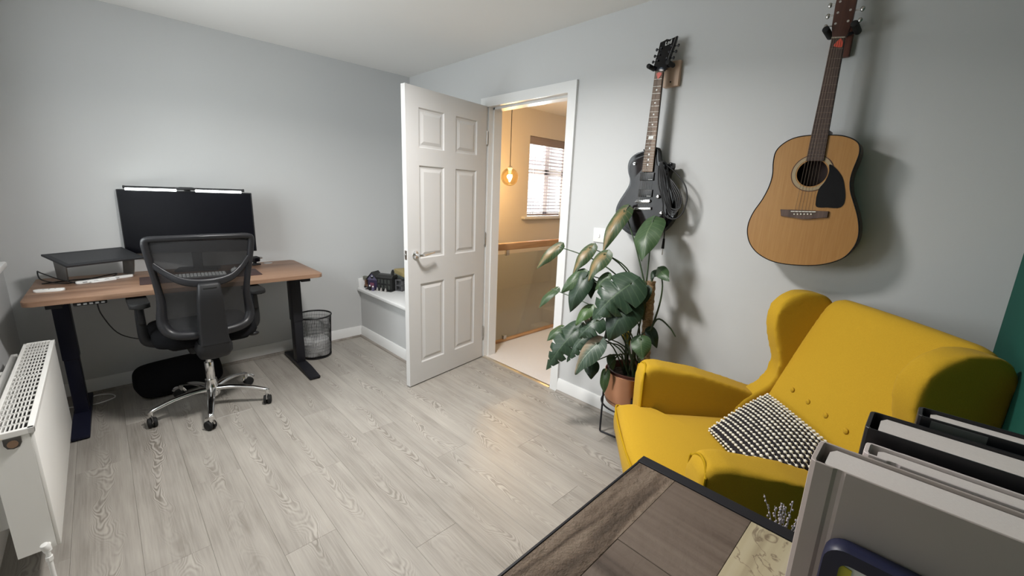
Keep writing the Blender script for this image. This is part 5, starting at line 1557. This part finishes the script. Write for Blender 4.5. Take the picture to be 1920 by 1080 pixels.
for k in range(5):
    w_ = BTN0 + k * 0.0995
    B().sph(pf(w_, -0.176, 0.645), 0.0105, (1, 0.55, 1), 14, 8).build('back_button', YELLOW, arm)
for s in (-1, 1):
    for f0, f1 in ((0.33, 0.345), (-0.30, -0.36)):
        B().cyl(pf(s * 0.30, f0, 0.21), pf(s * 0.31, f1, 0.0), 0.026, 0.016, n=16).build('leg', MAHOG, arm)

# knotted cushion in the armchair
CA, CB, CC, CD = Vector((-0.085, 0.160, 0.490)), Vector((-0.235, -0.125, 0.585)), Vector((0.195, -0.140, 0.585)), Vector((0.282, 0.115, 0.495))
pil = thing('knotted_cushion', 'black cushion with rows of cream knots lying in the yellow armchair', 'cushion', arm.location, arm.rotation_euler[2])
NRM = (CB - CA).cross(CD - CA)
NRM.normalize()
if NRM.z < 0:
    NRM = -NRM


def cush(u, v, side):
    p = CA * (1 - u) * (1 - v) + CD * u * (1 - v) + CB * (1 - u) * v + CC * u * v
    e = (max(0.0, 4 * u * (1 - u)) * max(0.0, 4 * v * (1 - v))) ** 0.42
    pinch = 0.05 * (1 - 4 * (v - 0.5) ** 2) * 0
    p = p + NRM * (0.046 * e * side)
    return Vector(pf(*p))


cb_ = B()
N = 22
for side in (1, -1):
    cb_.loft([[cush(i / N, j / N, side) for i in range(N + 1)] for j in range(N + 1)], False, False)
bmesh.ops.remove_doubles(cb_.bm, verts=cb_.bm.verts, dist=0.0005)
cb_.build('cushion_body', noise_to(mat('black_woven_cotton', (0.010, 0.007, 0.010), 0.95), 300, 2, bump=0.4), pil, ang=180)
kn = B()
th2 = B()
random.seed(3)
NR, NC = 17, 22
for j in range(NR):
    v = 0.012 + 0.976 * j / (NR - 1)
    for side in (1,):
        th2.tube([cush(i / 20, v, 1.0) + Vector((0, 0, 0.0012)) for i in range(21)], 0.0009, 5)
    for i in range(NC):
        u = (i + 0.5 + (0.5 if j % 2 else 0)) / (NC + 0.5)
        p = cush(u, v, 1.0)
        q = cush(min(1, u + 0.02), v, 1.0)
        dx = (q - p).normalized()
        r_ = 0.0060 * random.uniform(0.85, 1.15)
        mt = dx.to_track_quat('X', 'Z').to_matrix().to_4x4()
        kn.ico(p + Vector((0, 0, 0.003)), r_, (1.15, 0.95, 0.8), 1, mt)
for i in range(22):
    for (a, b_) in (((i + .5) / 22, 0.0), ((i + .5) / 22, 1.0), (0.0, (i + .5) / 22), (1.0, (i + .5) / 22)):
        kn.ico(cush(a, b_, 1.0), 0.005, (1, 1, 0.9), 1)
tag(kn.build('knots', CREAM, pil, ang=180), 'cream yarn knots in rows', kind='stuff')
tag(th2.build('yarn_rows', CREAM, pil, ang=180), 'cream yarn lines joining the knots', kind='stuff')

# ------------------------------------------------------------------ reclaimed wood table in the foreground
TZ = 0.75
TX1, TX0, TY1, TY0 = -1.305, -2.50, -3.239, YF + 0.02
ta = thing('console_table', 'reclaimed board table with dark steel edging in the foreground', 'table', ((TX0 + TX1) / 2, (TY0 + TY1) / 2, 0))
fm = B()
fm.lohi((TX1 - 0.030, TY0, TZ - 0.035), (TX1, TY1, TZ + 0.001), 0.001)
fm.lohi((TX0, TY0, TZ - 0.035), (TX0 + 0.03, TY1, TZ + 0.001), 0.001)
fm.lohi((TX0, TY1 - 0.005, TZ - 0.035), (TX1, TY1, TZ - 0.0005), 0.001)
fm.lohi((TX0, TY0, TZ - 0.035), (TX1, TY0 + 0.005, TZ - 0.0005), 0.001)
rel(ta, fm.build('steel_edging', BLACKMET, ta, smooth=False))
bx0, bx1 = TX0 + 0.031, TX1 - 0.031
yb = [TY1 - 0.006, -3.333, -3.490, TY0 + 0.006]


def board(x0, x1, y0, y1, m, z=0.0):
    cx, cy = (x0 + x1) / 2, (y0 + y1) / 2
    o = B().box((0, 0, 0), (abs(x1 - x0) - 0.0004, abs(y1 - y0) - 0.0004, 0.028), 0.0007, 1).build('board', m, ta, smooth=False)
    o.location = Vector((cx, cy, TZ - 0.0145 + z)) - Vector(ta.location)
    return o


board(bx0, bx1, yb[1], yb[0], TABLEDARK)
xs = [bx1, -1.575, -1.80, -2.04, -2.27, bx0]
for i, (a, b_) in enumerate(zip(xs, xs[1:])):
    board(b_, a, yb[2], yb[1], TABLECROSS, -0.0006 * (i % 2))
board(bx0, bx1, yb[3], yb[2], TABLELIGHT, -0.0005)
for xx in (TX0 + 0.035, TX1 - 0.065):
    for yy_ in (TY0 + 0.03, TY1 - 0.06):
        rel(ta, B().lohi((xx, yy_, 0), (xx + 0.03, yy_ + 0.03, TZ - 0.034), 0.002).build('leg', BLACKMET, ta))
for yy_ in (TY0 + 0.035, TY1 - 0.055):
    rel(ta, B().lohi((TX0 + 0.05, yy_, 0.12), (TX1 - 0.05, yy_ + 0.02, 0.14), 0.002).build('stretcher', BLACKMET, ta))

# books standing on the table
BE = TZ + 0.0015


def book(name, label, x0, x1, y_sp, depth, h, cover, group=None, bt=0.0032, groove=True, rnd=0.006, wedge=0.0):
    """spine towards the room (+y), front board at x0, back board at x1"""
    t = thing(name, label, 'book', ((x0 + x1) / 2, y_sp - depth / 2, BE), 0, group)
    hx = (x1 - x0) / 2
    hd_ = depth / 2
    for s, nm in ((-1, 'front_board'), (1, 'back_board')):
        pr_ = [(s * hx, hd_ - 0.006), (s * hx, hd_ - 0.024), (s * (hx - 0.0022), hd_ - 0.028), (s * (hx - 0.0022), hd_ - 0.033), (s * hx, hd_ - 0.037), (s * hx, -hd_), (s * (hx - bt), -hd_), (s * (hx - bt), hd_ - 0.006)] if groove else [(s * hx, hd_ - 0.004), (s * hx, -hd_), (s * (hx - bt), -hd_), (s * (hx - bt), hd_ - 0.004)]
        B().prism(pr_, 0, h, lambda u, v, a: (u, v, a), 0.0007, 1).build(nm, cover, t, smooth=False)
    sp_ = [(-hx, hd_ - 0.006), (-hx + 0.003, hd_ - 0.001), (-hx + 0.007, hd_), (hx - 0.007, hd_), (hx - 0.003, hd_ - 0.001), (hx, hd_ - 0.006), (hx - bt, hd_ - 0.007), (hx - 0.007, hd_ - 0.004), (-hx + 0.007, hd_ - 0.004), (-hx + bt, hd_ - 0.007)]
    B().prism(sp_, 0, h, lambda u, v, a: (u, v, a), 0.0007, 1).build('spine', cover, t)
    pi = hx - bt - 0.0012
    B().prism([(-pi, hd_ - 0.020), (-pi * 0.6, hd_ - 0.014), (pi * 0.6, hd_ - 0.014), (pi, hd_ - 0.020), (pi, -hd_ + 0.004), (-pi, -hd_ + 0.004)], 0.003, h - 0.005, lambda u, v, a: (u, v, a)).build('page_block', PAGES, t, smooth=False)
    return t


book('photo_album', 'thick pale grey hardback album nearest the camera among the standing books', -1.573, -1.508, -3.583, 0.245, 0.298, BOOKW)
book('hardback_book', 'slim pinkish white hardback standing between the grey album and the black book', -1.504, -1.466, -3.628, 0.215, 0.300, BOOKPINK, rnd=0.003)
book('hardback_book', 'black hardback with white page edges standing behind the pale books', -1.450, -1.380, -3.622, 0.220, 0.313, BOOKB, groove=False)
bd = book('ring_binder', 'black binder with a grey label farthest from the camera on the table', -1.366, -1.325, -3.672, 0.175, 0.322, BOOKB, groove=False)
B().box((-0.021, 0.045, 0.306), (0.0012, 0.055, 0.026), 0.0).build('label_tab', mat('grey_label', (0.10, 0.105, 0.10), 0.5), bd, smooth=False)
nv = thing('navy_frame', 'navy rounded frame with yellow-edged white print before the grey album', 'frame', (-1.589, -3.735, BE))
outer = rrect(0.118, 0.108, 0.022)
inner = rrect(0.100, 0.090, 0.010)
fo = B()
fo.loft([[(xx, u, v + 0.108) for u, v in o_] for xx, o_ in ((-0.0125, inner), (-0.0125, [(u * 0.985, v * 0.985) for u, v in outer]), (-0.009, outer), (0.010, outer), (0.0125, [(u * 0.985, v * 0.985) for u, v in outer]))], True, False)
fo.loft([[(xx, u, v + 0.108) for u, v in inner] for xx in (-0.0125, -0.005)], True, False)
fo.bm.faces.new([fo.bm.verts.new((0.0125, u * 0.985, v * 0.985 + 0.108)) for u, v in outer])
fo.build('rim', NAVY, nv, ang=40)
tag(B().lohi((-0.006, -0.101, 0.017), (-0.004, 0.101, 0.199)).build('print', PAPER, nv, smooth=False), 'white print')
tag(B().prism([(0.100, 0.020), (0.090, 0.020), (0.088, 0.19), (0.100, 0.192)], -0.0075, -0.0055, lambda u, v, a: (a, u, v)).build('print_edge', mat('yellow_print_edge', (0.62, 0.55, 0.06), 0.5), nv, smooth=False), 'yellow edge strip')

# dried sprig in a slim dark vase standing on the floor past the table end
va = thing('dried_sprig_vase', 'silvery dried sprigs in a slim dark vase past the table end', 'vase', (-1.25, -3.535, 0))
B().lathe([(0.0, 0.0), (0.050, 0.0), (0.052, 0.01), (0.045, 0.30), (0.028, 0.55), (0.022, 0.66), (0.026, 0.69), (0.022, 0.69), (0.018, 0.65), (0.0, 0.64)], 24).build('vase_body', BLACKPL, va)
SPR = mat('silver_dried_flower', (0.46, 0.42, 0.45), 0.8)
random.seed(11)
for k in range(15):
    a = 2 * PI * k / 15
    tilt = random.uniform(0.012, 0.040)
    h_ = random.uniform(0.058, 0.085)
    sg_ = B()
    tip = Vector((tilt * math.cos(a) * 1.2, tilt * math.sin(a) * 1.2, 0.69 + h_ * 0.95))
    p0 = Vector((0.008 * math.cos(a), 0.008 * math.sin(a), 0.655))
    sg_.tube([p0, p0.lerp(tip, 0.5) + Vector((0, 0, 0.008)), tip], [0.0010, 0.0009, 0.0006], 5, smooth=3)
    for q in range(9):
        f = 0.35 + 0.65 * q / 9
        c_ = p0.lerp(tip, f) + Vector((random.uniform(-.003, .003), random.uniform(-.003, .003), 0.004))
        sg_.ico(c_, 0.0024, (1, 1, 1.3), 1)
    sg_.build('sprig', SPR, va)
